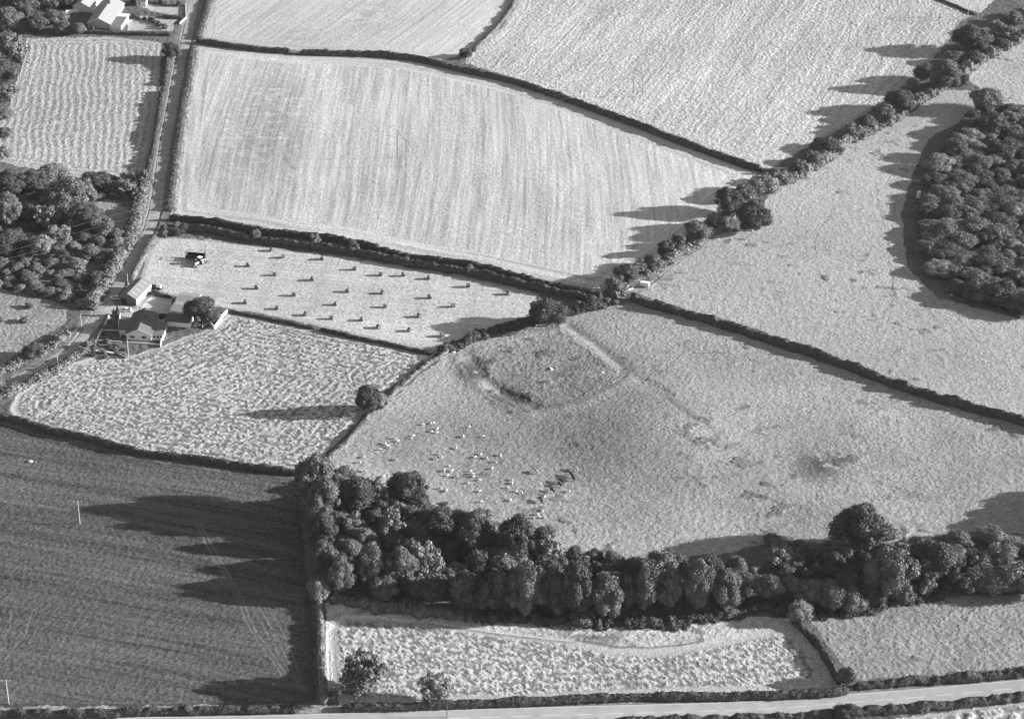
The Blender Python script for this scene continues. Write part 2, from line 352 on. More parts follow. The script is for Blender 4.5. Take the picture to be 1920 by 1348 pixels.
    stamp([(1580, 805), (1640, 772), (1705, 740)], .5, .7, 0, .2, .5)
    for pts in ([(1640, 340), (1650, 400), (1665, 460), (1674, 560), (1662, 610), (1660, 625)], [(1680, 370), (1674, 410), (1673, 440)], [(1590, 350), (1560, 400), (1530, 440), (1528, 475)],
                [(1672, 510), (1676, 560), (1650, 600), (1645, 620)], [(1745, 560), (1770, 600), (1800, 640), (1830, 665)], [(1730, 565), (1755, 600), (1795, 640)], [(1760, 560), (1800, 600), (1840, 650)]):
        stamp(pts, .35, .78, -.03, 0, .7)
    # mowing round the hay fields, tyre tracks on the dark field
    stamp([(1080, 1205), (1150, 1219), (1220, 1222), (1320, 1210), (1400, 1195), (1480, 1178)], 1.7, 1, 0, 1, 0, .43)
    stamp([(618, 1290), (616, 1185), (645, 1157), (720, 1159), (800, 1167), (950, 1188), (1090, 1204)], .7, 1, 0, 1, .2, .55)
    stamp([(800, 1169), (950, 1191), (1080, 1205)], .35, .4, 0, .3, .2); stamp([(1080, 1200), (1160, 1214), (1220, 1215), (1310, 1205)], .4, .35, .1, .3, .3)
    stamp([(180, 672), (110, 692), (35, 742), (24, 768), (38, 786)], .9, 1, 0, 1, .2, .5); stamp([(40, 790), (100, 811), (225, 845), (375, 866)], .8, 1, 0, .8, .2, .4)
    for dx in (0, 9): stamp([(365+dx, 980), (398+dx, 1040), (440+dx, 1110), (470+dx, 1180), (530+dx, 1265)], .35, 1, 0, .5, .2, .15)
    for dx in (0, 14, 30): stamp([(470+dx, 1130), (510+dx, 1200), (560+dx*.3, 1290)], .3, 1, 0, .5, .2, .15)
    for q in ([(-20, 1235), (20, 1180), (24, 1140)], [(10, 1240), (48, 1190), (60, 1150)], [(-20, 1058), (60, 1068), (110, 1060)]): stamp(q, .35, 1, 0, .5, .3, .15)
    stamp([(0, 905), (120, 925), (260, 940)], .3, 1, 0, .3, .3, .14); stamp([(250, 880), (330, 900), (470, 905)], .3, 1, 0, .3, .3, .14); stamp([(255, 895), (300, 925)], .3, 1, 0, .3, .3, .15)
    for k in range(7): stamp([(330+95*k, 455+11*k), (300+95*k, 545+13*k)], 2.2, .9, 0, 0, 1.2)
    for q in ([(480, 1210), (300, 1180), (120, 1150)], [(480, 1222), (300, 1192), (120, 1162)]): stamp(q, .3, 1, 0, .4, .3, .13)
    for q in ([(1400, 20), (1330, 120), (1290, 190)], [(1412, 22), (1342, 122), (1302, 192)], [(1100, 30), (1030, 110), (980, 140)], [(1600, 120), (1520, 220), (1490, 280)]): stamp(q, .35, 1.14, 0, .4, .4)
    # headland tyre lines in the stubble
    for o_ in (0, 7): stamp([(400+o_, 436-8), (560, 428+o_*.3), (760, 455+o_*.5), (900, 482+o_*.5), (1060, 515+o_*.5), (1130, 515)], .4, 1.12, 0, .5, .4)
    for o_ in (0, 8, 16): stamp([(1120+o_, 535-o_), (1220+o_, 440-o_), (1330+o_, 372-o_), (1400, 345-o_)], .4, 1.15 if o_ != 8 else .85, 0, .5, .4)
    for q in ([(1190, 545), (1250, 495), (1330, 440)],): stamp(q, 1.6, 1, 0, .8, .2, .36)
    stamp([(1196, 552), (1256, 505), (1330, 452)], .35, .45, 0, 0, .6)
    for q in ([(258, 590), (262, 578), (290, 560)],): stamp(q, 2.4, 1, 0, 1, .2, .42)
    # the ground dips under the roads so that their surfaces lie clear of it
    verge = [(LANE, 4.2, .28)]
    for pts, hw, tn in verge:
        stamp(pts, hw, 1, 0, .6, .6, tn)
    for pts, hw in ((LANE, 2.7), (ROADC, 4.3), (ENTRY, 3.6)):
        poly = PW(pts); d = np.full(x.shape, 1e9); k = np.where(core)[0]; d[k] = segdist(x[k], y[k], poly)
        g = np.clip((hw+.6-d)/1.0, 0, 1); micro = micro*(1-g)-.22*g; tone = tone*(1-g)+.2*g
    for c, r in YARDS:
        poly = PW(c); k = np.where(core)[0]; k = k[inside(x[k], y[k], poly)]; micro[k] = -.12
    micro[~core] = 0
    tone[~core] = .3*(.6+.8*fbm(x[~core], y[~core], 60, 9)); zz = z+micro
    ny, nx = sh; i = np.arange(nx*ny).reshape(sh); q = np.stack([i[:-1, :-1], i[:-1, 1:], i[1:, 1:], i[1:, :-1]], -1).reshape(-1, 4)
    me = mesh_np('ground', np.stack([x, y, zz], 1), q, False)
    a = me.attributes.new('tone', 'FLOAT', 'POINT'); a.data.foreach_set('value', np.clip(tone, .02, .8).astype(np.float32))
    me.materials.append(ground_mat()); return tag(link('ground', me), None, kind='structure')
YARDS = [([(262, 578), (287, 552), (322, 560), (322, 598), (300, 606), (268, 592)], 0)]
build_ground()

# ------------------------------------------------------------------ roads
def smoothline(pts, step=1.5):
    p = [Vector(q) for q in PW(pts)]; out = []
    for i in range(len(p)-1):
        a = p[max(i-1, 0)]; b = p[i]; c = p[i+1]; d = p[min(i+2, len(p)-1)]; n = max(1, int((c-b).length/step))
        for k in range(n):
            t = k/n; out.append(.5*((2*b)+(c-a)*t+(2*a-5*b+4*c-d)*t*t+(-a+3*b-3*c+d)*t**3))
    return out+[p[-1]]
def ribbon(name, line, w, m, off=0., z=.05, parts=1, kerb=0.):
    L = line; vs = []; fs = []; cr = [-w/2, -w/4, 0, w/4, w/2]
    for i, p in enumerate(L):
        t = (L[min(i+1, len(L)-1)]-L[max(i-1, 0)]).normalized(); n = Vector((-t.y, t.x))
        wob = .25*math.sin(i*.7)+.2*math.sin(i*.23+1) if kerb else 0
        for c in cr:
            q = p+n*(c*(1+wob/w)+off); vs.append((q.x, q.y, gz(p.x, p.y)+z-.02*abs(c)))
    for i in range(len(L)-1):
        for j in range(4): a = i*5+j; fs.append((a, a+1, a+6, a+5))
    me = mesh_np(name, vs, np.array(fs)); me.materials.append(m); return link(name, me)
tag(ribbon('lane', smoothline(LANE), 4.6, M['lane'], 0, .02, kerb=1), None, kind='structure')
RL = smoothline(ROADC)
tag(ribbon('road', RL, 7.6, M['road'], 0, .05), None, kind='structure')
tag(ribbon('farm_entrance', smoothline(ENTRY, 1), 7.0, mat('entrance_concrete', .42, .9, .15, .5), 0, .06), None, kind='structure')
def walk(line):
    d = [0]
    for a, b in zip(line[:-1], line[1:]): d.append(d[-1]+(b-a).length)
    def at(s):
        for i in range(len(d)-1):
            if d[i+1] >= s:
                t = (s-d[i])/(d[i+1]-d[i]+1e-9); return line[i].lerp(line[i+1], t), (line[i+1]-line[i]).normalized()
        return line[-1], (line[-1]-line[-2]).normalized()
    return at, d[-1]
at, LL = walk(RL); s = 2; vs = []; fs = []
while s < LL-6:
    for k in range(4):
        p, t = at(s+2*k); n = Vector((-t.y, t.x))
        for c in (-.08, .08): q = p+n*c; vs.append((q.x, q.y, gz(p.x, p.y)+.07))
    b = len(vs)-8; fs += [(b+2*k, b+2*k+1, b+2*k+3, b+2*k+2) for k in range(3)]; s += 9
me = mesh_np('road_marking', vs, np.array(fs)); me.materials.append(M['mark']); tag(link('road_marking', me), None, kind='structure')
for off in (3.45,):
    o = ribbon('road_edge_line', RL, .14, M['mark'], off, .075-.07); tag(o, None, kind='structure')
def sheet(name, pts, m, z):
    poly = PW(pts); zz = max(gz(*p) for p in poly)+z
    b = B(); b.poly([(p[0], p[1], zz) for p in poly], [list(range(len(poly)))]); return tag(b.make(name, m), None, kind='structure')
sheet('farmyard', YARDS[0][0], M['conc'], .03)

# ------------------------------------------------------------------ leafy things
rng = np.random.default_rng(7); random.seed(7)
def leaves(cen, nor, size, jit=.55, rg=rng):
    """one small quad per point"""
    n = len(cen); nn = nor+jit*rg.normal(size=(n, 3)); nn /= np.linalg.norm(nn, axis=1)[:, None]+1e-9
    a = np.cross(nn, rg.normal(size=(n, 3))); a /= np.linalg.norm(a, axis=1)[:, None]+1e-9; b = np.cross(nn, a)
    s = (size*(.6+.8*rg.random(n)))[:, None]*.5
    v = np.stack([cen-a*s-b*s*.7, cen+a*s-b*s*.7, cen+a*s*.8+b*s, cen-a*s*.7+b*s*.9], 1).reshape(-1, 3)
    return v, np.arange(4*n).reshape(n, 4)
ICO = bmesh.new(); bmesh.ops.create_icosphere(ICO, subdivisions=2, radius=1); ICOV = np.array([v.co[:] for v in ICO.verts]); ICOF = np.array([[v.index for v in f.verts] for f in ICO.faces]); ICO.free()
def crown_mesh(name, seed, nlobe=16, nleaf=5000, zb=.16, size=.035, lobe=(.16, .26), top=1.0, shape='round', core=True):
    rg = np.random.default_rng(seed); C = []; Rr = []; ex = (rg.uniform(.85, 1.12), rg.uniform(.85, 1.12))
    for i in range(nlobe):
        for _ in range(30):
            d = rg.normal(size=3); d /= np.linalg.norm(d); r = rg.random()**.45
            c = d*r; lr = rg.uniform(*lobe)
            if shape == 'tall': pass
            if c[2] < -.75: continue
            break
        zc = (zb+top)/2; hz = (top-zb)/2
        k = 1-.35*max(0, c[2]) if shape == 'round' else 1
        C.append([c[0]*(.5-lr*.6)*k*ex[0], c[1]*(.5-lr*.6)*k*ex[1], zc+c[2]*(hz-lr*.7)]); Rr.append(lr)
    C = np.array(C); Rr = np.array(Rr)
    C = np.vstack([C, [[0, 0, (zb+top)/2-.1]], [[0, 0, (zb+top)/2+.1]]]); Rr = np.append(Rr, [.27, .25])
    V = []; Q = []; T = []; off = 0
    if not core: C = C[:-2]; Rr = Rr[:-2]
    for c, r in zip(C, Rr):
        if not core: r = r*.55
        dn = 1+.12*np.sin(ICOV*7+c.sum()*9).sum(1)[:, None]/2
        V.append(c+ICOV*r*.86*dn*np.array([1, 1, .95])); T.append(ICOF+off); off += len(ICOV)
    w = Rr**2/np.sum(Rr**2); idx = rg.choice(len(C), int(nleaf*1.9), p=w); d = rg.normal(size=(len(idx), 3)); d /= np.linalg.norm(d, axis=1)[:, None]
    pts = C[idx]+d*(Rr[idx]*(.86+.42*rg.random(len(idx))**2))[:, None]*np.array([1, 1, .95])
    ok = np.ones(len(idx), bool)
    for j, (c, r) in enumerate(zip(C, Rr)):
        ok &= ~((np.linalg.norm(pts-c, axis=1) < r*.84) & (idx != j))
    pts = pts[ok][:nleaf]; d = d[ok][:nleaf]
    lv, lq = leaves(pts, d, size*(.7+.9*rg.random(len(pts))**2), .75, rg); V.append(lv); Q = lq+off
    me = mesh_np(name, np.vstack(V), [np.vstack(T), Q]); return me
def trunk_mesh(seed):
    rg = random.Random(seed); b = B(); b.cyl((0, 0, -.03), (0, 0, .22), .035, .026, 8); b.cyl((0, 0, .22), (.01, 0, .5), .026, .012, 7)
    for k in range(5):
        a = k*1.26+rg.random(); z = .18+.05*k; b.cyl((0, 0, z), (.24*math.cos(a), .24*math.sin(a), z+.24), .014, .005, 5)
    o = b.make('trunk', M['bark']); me = o.data; bpy.data.objects.remove(o); return me
def dupm(me, m):
    c = me.copy(); c.materials.clear(); c.materials.append(m); return c
TR = []
for i in range(7):
    me = crown_mesh('crown', 100+i, 20+i % 3*6, 8500, .08+.03*(i % 3), .030, ((.09, .22), (.11, .25), (.08, .19))[i % 3])
    TR.append([dupm(me, M['leaf%d' % k]) for k in range(3)])
BIG = []
for i in range(3):
    me = crown_mesh('crown', 300+i, 44, 18000, .08, .022, (.06, .17)); BIG.append([dupm(me, M['leaf%d' % k]) for k in range(3)])
OPEN = []
for i in range(2):
    me = crown_mesh('crown', 400+i, 46, 4200, .05, .036, (.05, .13), core=False); OPEN.append([dupm(me, M['leaf%d' % k]) for k in range(3)])
BU = []
for i in range(5):
    me = crown_mesh('bush', 200+i, 16, 4200, -.12, .042, (.09, .24)); BU.append([dupm(me, M['leaf%d' % k]) for k in range(3)])
TK = [trunk_mesh(i) for i in range(3)]
GR = {}
def tree(xb, yb, wpx, hpx, tone=1, grp='g', big=False, loc=None, size=None):
    if loc is None: p = P(xb, yb); s, v = scl(p); wm = wpx/s; hm = max((hpx-.2*wpx)/v, wm*.55)*random.uniform(.9, 1.1)*(.86 if grp == 'upper hedgerow' else 1)
    else: p = Vector((loc[0], loc[1], gz(*loc))); wm, hm = size
    o = thing('tree', '', 'tree', p, random.uniform(0, 6.28), None, (wm*1.16, wm*random.uniform(1.05, 1.2), hm))
    if big is False and random.random() < .22 and grp in ('lower wood', 'left middle wood', 'upper hedgerow', 'lower hedgerow', 'left wood'): big = 2; tone = min(2, tone+1)
    link('crown', random.choice(OPEN if big == 2 else BIG if big else TR)[tone], o); link('trunk', random.choice(TK), o)
    GR.setdefault(grp, []).append(o); return o
def bush(xb, yb, wpx, hpx, tone=1, grp='b', loc=None, size=None):
    if loc is None: p = P(xb, yb); s, v = scl(p); wm = wpx/s; hm = max((hpx-.15*wpx)/v, wm*.4)
    else: p = Vector((loc[0], loc[1], gz(*loc))); wm, hm = size
    o = link('bush', random.choice(BU)[tone]); o.location = p; o.rotation_euler = (0, 0, random.uniform(0, 6.28)); o.scale = (wm, wm*random.uniform(.85, 1.1), hm)
    tag(o, '', 'bush'); GR.setdefault(grp, []).append(o); return o
def fill(pts, gap, smin, smax, hr, fn, grp, tones=(0, 1, 1), avoid=(), seed=1, maxn=300):
    poly = PW(pts); rg = random.Random(seed); xs = [p[0] for p in poly]; ys = [p[1] for p in poly]; got = list(avoid); n = 0
    for _ in range(9000):
        x, y = rg.uniform(min(xs), max(xs)), rg.uniform(min(ys), max(ys))
        if not inside(np.array([x]), np.array([y]), poly)[0]: continue
        if any((x-a)**2+(y-b)**2 < (gap*g)**2 for a, b, g in got): continue
        g = rg.uniform(.6, 1.45); got.append((x, y, g)); w = rg.uniform(smin, smax)*(.3+.7*g)
        fn(0, 0, 0, 0, rg.choice(tones), grp, loc=(x, y), size=(w, w*rg.uniform(*hr))); n += 1
        if n >= maxn: break
def line_of(pts, gap, fn, smin, smax, hr, grp, tones=(0, 1, 1), wob=1., seed=1):
    L = smoothline(pts, .5); a, tot = walk(L); rg = random.Random(seed); s = 0
    while s < tot:
        p, t = a(s); w = rg.uniform(smin, smax)
        fn(0, 0, 0, 0, rg.choice(tones), grp, loc=(p.x+rg.uniform(-wob, wob), p.y+rg.uniform(-wob, wob)), size=(w, w*rg.uniform(*hr))); s += gap*rg.uniform(.75, 1.25)

# --- the hedgerow climbing to the upper right
U = 'upper hedgerow'
for a in ((1818,97,62,68,0,1),(1868,62,34,36,1,0),(1888,70,36,34,1,0),(1902,45,40,32,1,0),(1850,88,36,34,1,0),(1875,92,34,30,0,0),(1925,35,46,34,1,0),(1790,120,40,34,1,0),(1826,122,36,36,0,0),
          (1770,168,60,76,1,1),(1733,152,36,42,0,0),(1710,174,26,34,1,0),(1805,160,26,28,1,0),(1688,212,56,58,0,1),(1656,230,40,46,1,0),(1623,242,30,38,0,0),(1600,255,50,36,1,0),
          (1553,284,54,34,0,0),(1523,308,38,36,1,0),(1496,326,34,38,0,0),(1462,346,42,38,1,0)):
    tree(*a[:5], U, bool(a[5]))
Lh = 'lower hedgerow'
for a in ((1430,365,48,48,2,0),(1395,375,42,38,1,0),(1366,402,52,58,0,1),(1408,434,60,66,0,1),(1335,430,32,42,1,0),(1305,447,46,40,1,0),(1272,464,32,32,1,0),(1247,478,32,32,0,0),
          (1225,502,30,34,1,0),(1200,510,32,30,1,0),(1175,530,48,42,0,0),(1150,548,32,30,1,0)):
    tree(*a[:5], Lh, bool(a[5]))
tree(1846, 208, 50, 58, 1, U)
# --- the wood on the right
for a in ((1862,256,56,52,0),(1905,262,40,36,1),(1785,300,44,44,0),(1830,560,60,44,0),(1880,570,64,50,0),(1920,585,60,50,0)): tree(*a, 'right wood')
fill([(1775,285),(1748,330),(1738,400),(1730,450),(1736,500),(1775,540),(1835,560),(1925,583),(1960,590),(1960,215),(1870,215),(1835,245)], 5.5, 7, 10.5, (.48, .66), tree, 'right wood', (0, 1, 1, 2), seed=5, maxn=175)
line_of([(1840,215),(1820,235),(1785,275)], 5, tree, 5, 8, (.6, .8), 'right wood', (0, 1), 1, 6)
# --- the wood along the stream at the bottom
K = 'lower wood'
for a in ((592,957,70,128,1,1),(604,985,62,108,1,1),(608,1030,58,84,0,1),(614,1072,54,70,1,1),(672,962,76,72,0,1),(765,940,70,64,0,1),(735,1012,48,74,2,0),(680,1035,58,58,1,0),(610,1010,46,50,1,0),
          (640,1114,56,88,1,1),(650,1062,56,62,1,1),(697,1100,58,96,1,1),(752,1098,58,78,1,1),(795,1082,66,76,1,0),(862,1084,50,38,1,0),(597,1128,40,52,2,0),
          (887,1046,72,106,0,1),(962,1052,70,96,0,1),(1030,1058,62,64,1,0),(825,1010,60,62,0,0),
          (985,1155,66,112,1,1),(928,1150,64,102,0,1),(870,1146,62,84,0,0),(810,1135,60,74,0,0),(1040,1155,54,106,0,1),(1080,1158,54,114,0,1),(1135,1155,64,104,1,1),(1172,1150,34,82,0,0),
          (1207,1150,50,98,1,1),(1252,1146,50,98,1,1),(1305,1150,56,108,1,1),(1357,1146,54,98,1,1),(1240,1085,62,64,1,0),(1075,1052,34,34,0,0),(1110,1058,40,36,0,0),(1150,1068,44,42,1,0),(1190,1078,36,36,0,0),
          (1405,1118,52,50,1,0),(1442,1122,46,50,1,0),(1458,1060,50,54,2,0),(1482,1118,52,44,1,0),(1520,1128,56,50,1,0),(1558,1140,58,54,1,0),(1592,1142,50,46,1,0),(1590,1108,36,34,1,0),
          (1665,1118,88,104,1,1),(1745,1088,88,84,0,1),(1690,1122,56,46,1,0),(1736,1120,30,54,2,0),(1634,1128,48,44,0,0),(1610,1034,96,112,0,1),(1655,1020,60,40,1,0),
          (1810,1110,56,50,0,0),(1850,1105,60,52,1,0),(1895,1108,62,56,1,0),(1935,1112,60,60,1,0),(1790,1060,50,46,1,0),(1835,1065,54,46,1,0),(1880,1062,60,50,2,0),(1925,1055,60,44,1,0),
          (1500,1163,46,46,2,0),(1720,1040,44,40,0,0),(1690,1045,40,44,1,0),(1560,1060,40,34,0,0),(1380,1082,46,48,1,0),(1330,1085,50,50,0,0),(1800,1020,44,24,1,0),(1860,1015,50,22,1,0)):
    tree(*a[:5], K, bool(a[5]))
mine = [(o.location.x, o.location.y, 1) for o in GR[K]]
fill([(600,905),(600,1000),(612,1100),(700,1115),(800,1128),(900,1140),(1100,1148),(1380,1142),(1440,1110),(1400,1080),(1200,1060),(1060,1045),(960,1020),(830,980),(720,940),(640,905)], 5.2, 6.5, 9.5, (.85, 1.1), tree, K, (0, 0, 1), mine, 8, 80)
fill([(1400,1075),(1420,1120),(1600,1140),(1780,1112),(1940,1112),(1940,1035),(1700,1045),(1500,1050)], 5.5, 5, 8, (.5, .75), bush, 'the bottom wood scrub', (0, 0, 1), mine, 9, 60)
for q in ((2005,985),(2035,960),(2065,938)): tree(q[0], q[1], 60, 62, 0, K, True)
bush(1087,1168,60,22,1,'the bottom wood scrub'); bush(780,925,14,8,1,'the bottom wood scrub'); bush(834,945,14,7,1,'the bottom wood scrub')
# --- trees standing alone
def lone(a, label, big=True):
    o = tree(*a, 'lone', big); o['label'] = label; return o
lone((1025,612,68,68,0), 'broad dark tree at the right-hand corner of the bale field')
lone((690,778,50,66,0), 'rounded tree on the field boundary casting a long shadow over the hay')
lone((382,614,62,68,0), 'broad tree beside the farm sheds, right of the bungalow')
lone((680,1298,86,84,1), 'spreading tree in the lower hay strip, the larger of two by the road', 2)
lone((812,1312,56,60,2), 'smaller of the two trees in the lower hay strip by the road', 2)
lone((322,112,34,40,0), 'dark tree on the lane verge at the corner of the upper left hay field')
lone((872,108,26,22,0), 'small dark tree at the hedge corner between the top two fields', False)
lone((1587,1285,38,42,1), 'bushy tree where the slanting hedge meets the roadside hedge', False)
lone((65,672,34,36,0), 'round bushy tree beside the lane at the left edge', False)
lone((712,768,34,38,2), 'pale bushy tree just right of the tree with the long shadow', False)
lone((1590,1348,52,34,0), 'round bushy tree in the hedge beyond the main road', False)
lone((645,900,44,26,1), 'small tree at the top corner of the lower wood', False)
# --- the left woods
LW = 'left wood'
for a in ((14,60,60,60,1),(50,35,56,56,0),(88,22,50,44,0),(20,110,56,66,1),(38,130,50,62,1),(10,160,50,56,0),(20,190,44,40,2),(72,60,40,36,0),(105,45,40,32,1),(118,62,32,26,1),(148,64,34,28,1),(125,12,40,30,0),(6,225,34,30,1),(8,262,30,30,1),(6,300,30,34,1),(60,10,60,40,0),(15,15,60,40,0)): tree(*a, LW, False)
for a in ((18,425,62,76,1,1),(20,365,60,56,0,1),(62,360,52,48,0,1),(95,345,60,34,1,0),(125,392,80,66,1,1),(160,380,50,48,1,0),(90,425,56,50,1,0),(60,410,46,40,0,0),(160,430,66,54,0,1),(110,455,56,44,1,0),(190,440,50,44,1,0),
          (80,480,46,44,2,0),(20,470,56,46,0,0),(215,360,40,32,0,0),(180,352,50,30,0,0),(240,350,44,36,1,0),(235,365,34,34,1,0),(268,352,32,40,0,0),(262,375,30,30,1,0)): tree(*a[:5], 'left middle wood', bool(a[5]))
mine = [(o.location.x, o.location.y, 1) for o in GR['left middle wood']]
fill([(-30,330),(0,325),(140,345),(250,348),(262,372),(170,378),(150,420),(240,440),(225,480),(190,530),(170,575),(140,575),(90,560),(-30,535)], 4.8, 4.5, 8, (.33, .55), bush, 'the left wood scrub', (0, 1, 1, 2), mine, 12, 170)
for a in ((55,578,20,14,1),(47,604,20,15,1),(0,604,14,14,1)): bush(*a, 'the left pasture bushes')
line_of([(238,30),(262,36),(290,44),(312,58)], 3.2, bush, 2.6, 3.8, (.6, .8), 'the upper garden shrubs', (0, 0, 1), .8, 16)
line_of([(245,4),(290,8),(340,14)], 5, bush, 3, 4, (.6, .9), 'the upper garden shrubs', (0, 1, 2), 1.5, 17)
line_of([(110,64),(160,62)], 5, bush, 4, 6, (.5, .7), 'the upper garden shrubs', (0, 1), 1, 18)
line_of([(1085,578),(1120,568),(1160,572)], 3, bush, 3, 5, (.5, .8), 'shrubs at the gateway', (0, 1, 2), .8, 20)
line_of([(330,425),(345,440),(305,440),(318,425)], 5, bush, 3.5, 5, (.6, .8), 'the lane corner shrubs', (0, 1), .5, 21)
line_of([(480,448),(575,450),(702,482),(730,486),(800,500),(900,516)], 22, bush, 4, 6, (.7, .9), 'the double hedge shrubs', (1, 2), .5, 22)
line_of([(1440,1010),(1500,1035),(1560,1020)], 7, bush, 4, 7, (.3, .5), 'the bottom wood scrub', (0, 1), 2, 23)
fill([(183,640),(240,648),(245,672),(180,672),(165,660)], 2.8, 1.6, 2.8, (.4, .7), bush, 'the bungalow garden plants', (0, 1, 2), (), 24, 22)
fill([(196,602),(225,606),(220,640),(190,636)], 4, 1.8, 3, (.5, .8), bush, 'the bungalow garden plants', (0, 1), (), 25, 10)

# ------------------------------------------------------------------ hedges
def hedge(pts, w, h, label, m='hedge', dens=34, rough=.35, seed=1, grp=None, leaf=.34):
    spread = .22 if rough < .9 else .85; leaf = leaf if rough < .9 else .5; L = smoothline(pts, .6); rg = np.random.default_rng(seed); n = len(L); A = np.array([[p.x, p.y] for p in L])
    t = np.gradient(A, axis=0); t /= np.linalg.norm(t, axis=1)[:, None]+1e-9; nr = np.stack([-t[:, 1], t[:, 0]], 1)
    gzv = hb(A[:, 0].copy(), A[:, 1].copy()); s = np.arange(n)*.6
    hv = h*(1+rough*(vn(s, s*0, 5, seed)-.5)+rough*.9*(vn(s, s*0, 1.5, seed+1)-.5)); ec = np.clip(np.minimum(np.arange(n), np.arange(n)[::-1])/3, .15, 1)**.6; hv = hv*ec; wv = w*ec*(1+rough*(vn(s, s*0+7, 4, seed+2)-.5)+rough*.6*(vn(s, s*0+3, 1.2, seed+3)-.5))
    prof = [(-.5, -.15), (-.52, .45), (-.36, .88), (0, 1), (.36, .9), (.52, .45), (.5, -.15)]; K_ = len(prof)
    V = np.zeros((n, K_, 3)); 
    for j, (a, b) in enumerate(prof):
        jw = .9+.2*vn(s, s*0+j*11, 1.3, seed+5); V[:, j, :2] = A+nr*(wv*a*jw)[:, None]; V[:, j, 2] = gzv+hv*b*(.92+.16*vn(s, s*0+j*5, 1.1, seed+6))
    V = V.reshape(-1, 3); i = np.arange(n*K_).reshape(n, K_); Q = np.stack([i[:-1, :-1], i[1:, :-1], i[1:, 1:], i[:-1, 1:]], -1).reshape(-1, 4)
    nl = int(dens*n*.6); k = rg.integers(0, n-1, nl); u = rg.random(nl)*(K_-1); j = u.astype(int); f = (u-j)[:, None]; g = rg.random(nl)[:, None]
    Vr = V.reshape(n, K_, 3); a = Vr[k, j]*(1-f)+Vr[k, j+1]*f; b = Vr[k+1, j]*(1-f)+Vr[k+1, j+1]*f; c = a*(1-g)+b*g
    ax = Vr[k].mean(1); nn = c-ax; nn[:, 2] += .3; nn /= np.linalg.norm(nn, axis=1)[:, None]+1e-9; c = c+nn*(rg.uniform(-.08, 1, nl)*spread*np.where(rg.random(nl) < .5, .4, 1))[:, None]
    lv, lq = leaves(c, nn, np.full(nl, leaf), .6, rg)
    me = mesh_np('hedge', np.vstack([V, lv]), [Q, lq+len(V)]); me.materials.append(M[m])
    return tag(link('hedge', me), label, 'hedge', grp)
hedge([(368,80),(455,93),(545,101)], 2.0, 2.4, 'clipped dark hedge below the top middle field, left of the gateway gap', seed=1)
hedge([(563,103),(640,105),(710,107),(765,112),(820,123),(870,136),(960,156),(1040,182),(1120,211),(1200,241),(1300,279),(1380,307),(1428,323)], 2.2, 2.7, 'long clipped dark hedge between the big central field and the fields above it', seed=2)
hedge([(972,-20),(962,12),(940,45),(915,72),(888,98)], 1.5, 1.6, 'low pale hedge slanting between the top middle and top right fields', 'hedgep', rough=.6, seed=3)
hedge([(318,413),(400,421),(480,437),(545,444),(640,455),(697,469),(737,479),(780,490),(880,502),(960,521),(1040,542),(1130,561)], 2.0, 2.9, 'tall dark hedge, the upper one of the double hedge above the bale field', seed=4, rough=.4)
hedge([(335,432),(400,438),(480,455),(545,462),(620,472),(695,484),(770,499),(860,512),(900,519),(960,533),(1010,545),(1060,556),(1128,571)], 2.2, 3.0, 'tall dark hedge, the lower one of the double hedge above the bale field', seed=5, rough=.4)
hedge([(1182,561),(1220,576),(1300,597),(1400,627),(1440,641),(1540,672),(1600,695),(1690,730),(1780,758),(1920,797),(1990,818)], 2.2, 3.2, 'long dark hedge running from the track gateway to the right edge', seed=6, rough=.5)
hedge([(-60,772),(0,786),(38,794),(100,813),(162,826),(225,844),(288,856),(375,867),(475,882),(562,892)], 2.0, 2.6, 'dark hedge between the left hay field and the dark field', seed=7, rough=.35)
hedge([(606,868),(655,828),(687,787),(720,763),(750,727),(805,683),(850,655)], 1.6, 1.4, 'low pale hedge between the left hay field and the sheep pasture', 'hedgep', rough=.8, seed=8)
hedge([(430,586),(480,595),(560,612),(590,618)], 1.0, 1.1, 'low dark hedge under the bale field, left stretch', seed=9)
hedge([(600,620),(640,630),(720,646),(800,664),(822,664)], 1.1, 1.3, 'low dark hedge under the bale field, right stretch', seed=10)
hedge([(596,1120),(600,1160),(602,1210),(604,1260),(607,1322)], 2.2, 2.6, 'upright hedge between the dark field and the lower hay strip', 'hedgep', seed=11)
hedge([(-60,1343),(100,1342),(200,1341),(300,1337),(420,1335),(560,1332)], 2.2, 2.2, 'dark roadside hedge at the bottom left below the dark field', seed=12, rough=.5)
hedge([(640,1331),(740,1330),(840,1326),(960,1322),(1100,1315),(1200,1312),(1440,1309),(1560,1303),(1590,1296)], 2.0, 2.5, 'clipped roadside hedge below the lower hay strip', seed=13)
hedge([(1600,1292),(1700,1283),(1800,1277),(1920,1265),(1990,1258)], 2.2, 2.6, 'bushy roadside hedge below the lower right pasture', seed=14, rough=.5)
hedge([(1000,1364),(1125,1360)], 2.2, 2.4, 'roadside hedge beyond the main road, left of the gap', seed=15)
hedge([(1147,1358),(1300,1356),(1440,1351),(1600,1341),(1740,1330),(1850,1318),(1920,1310),(1990,1302)], 2.4, 2.6, 'long bushy roadside hedge beyond the main road, right of the gap', seed=16, rough=.5)
hedge([(1485,1165),(1510,1188),(1532,1212),(1552,1243),(1575,1285)], 1.8, 2.4, 'slanting hedge between the lower hay strip and the lower right pasture', seed=17, rough=.5)
hedge([(404,-30),(396,0),(388,30),(372,76)], 4.0, 1.8, 'thick hedge on the right of the lane beside the top middle field', 'hedgep', seed=18, rough=.4, dens=44)
hedge([(365,92),(357,150),(347,200),(340,250),(332,300),(326,350),(320,398)], 4.0, 1.9, 'thick hedge on the right of the lane beside the big central field', 'hedgep', seed=19, rough=.4, dens=44)
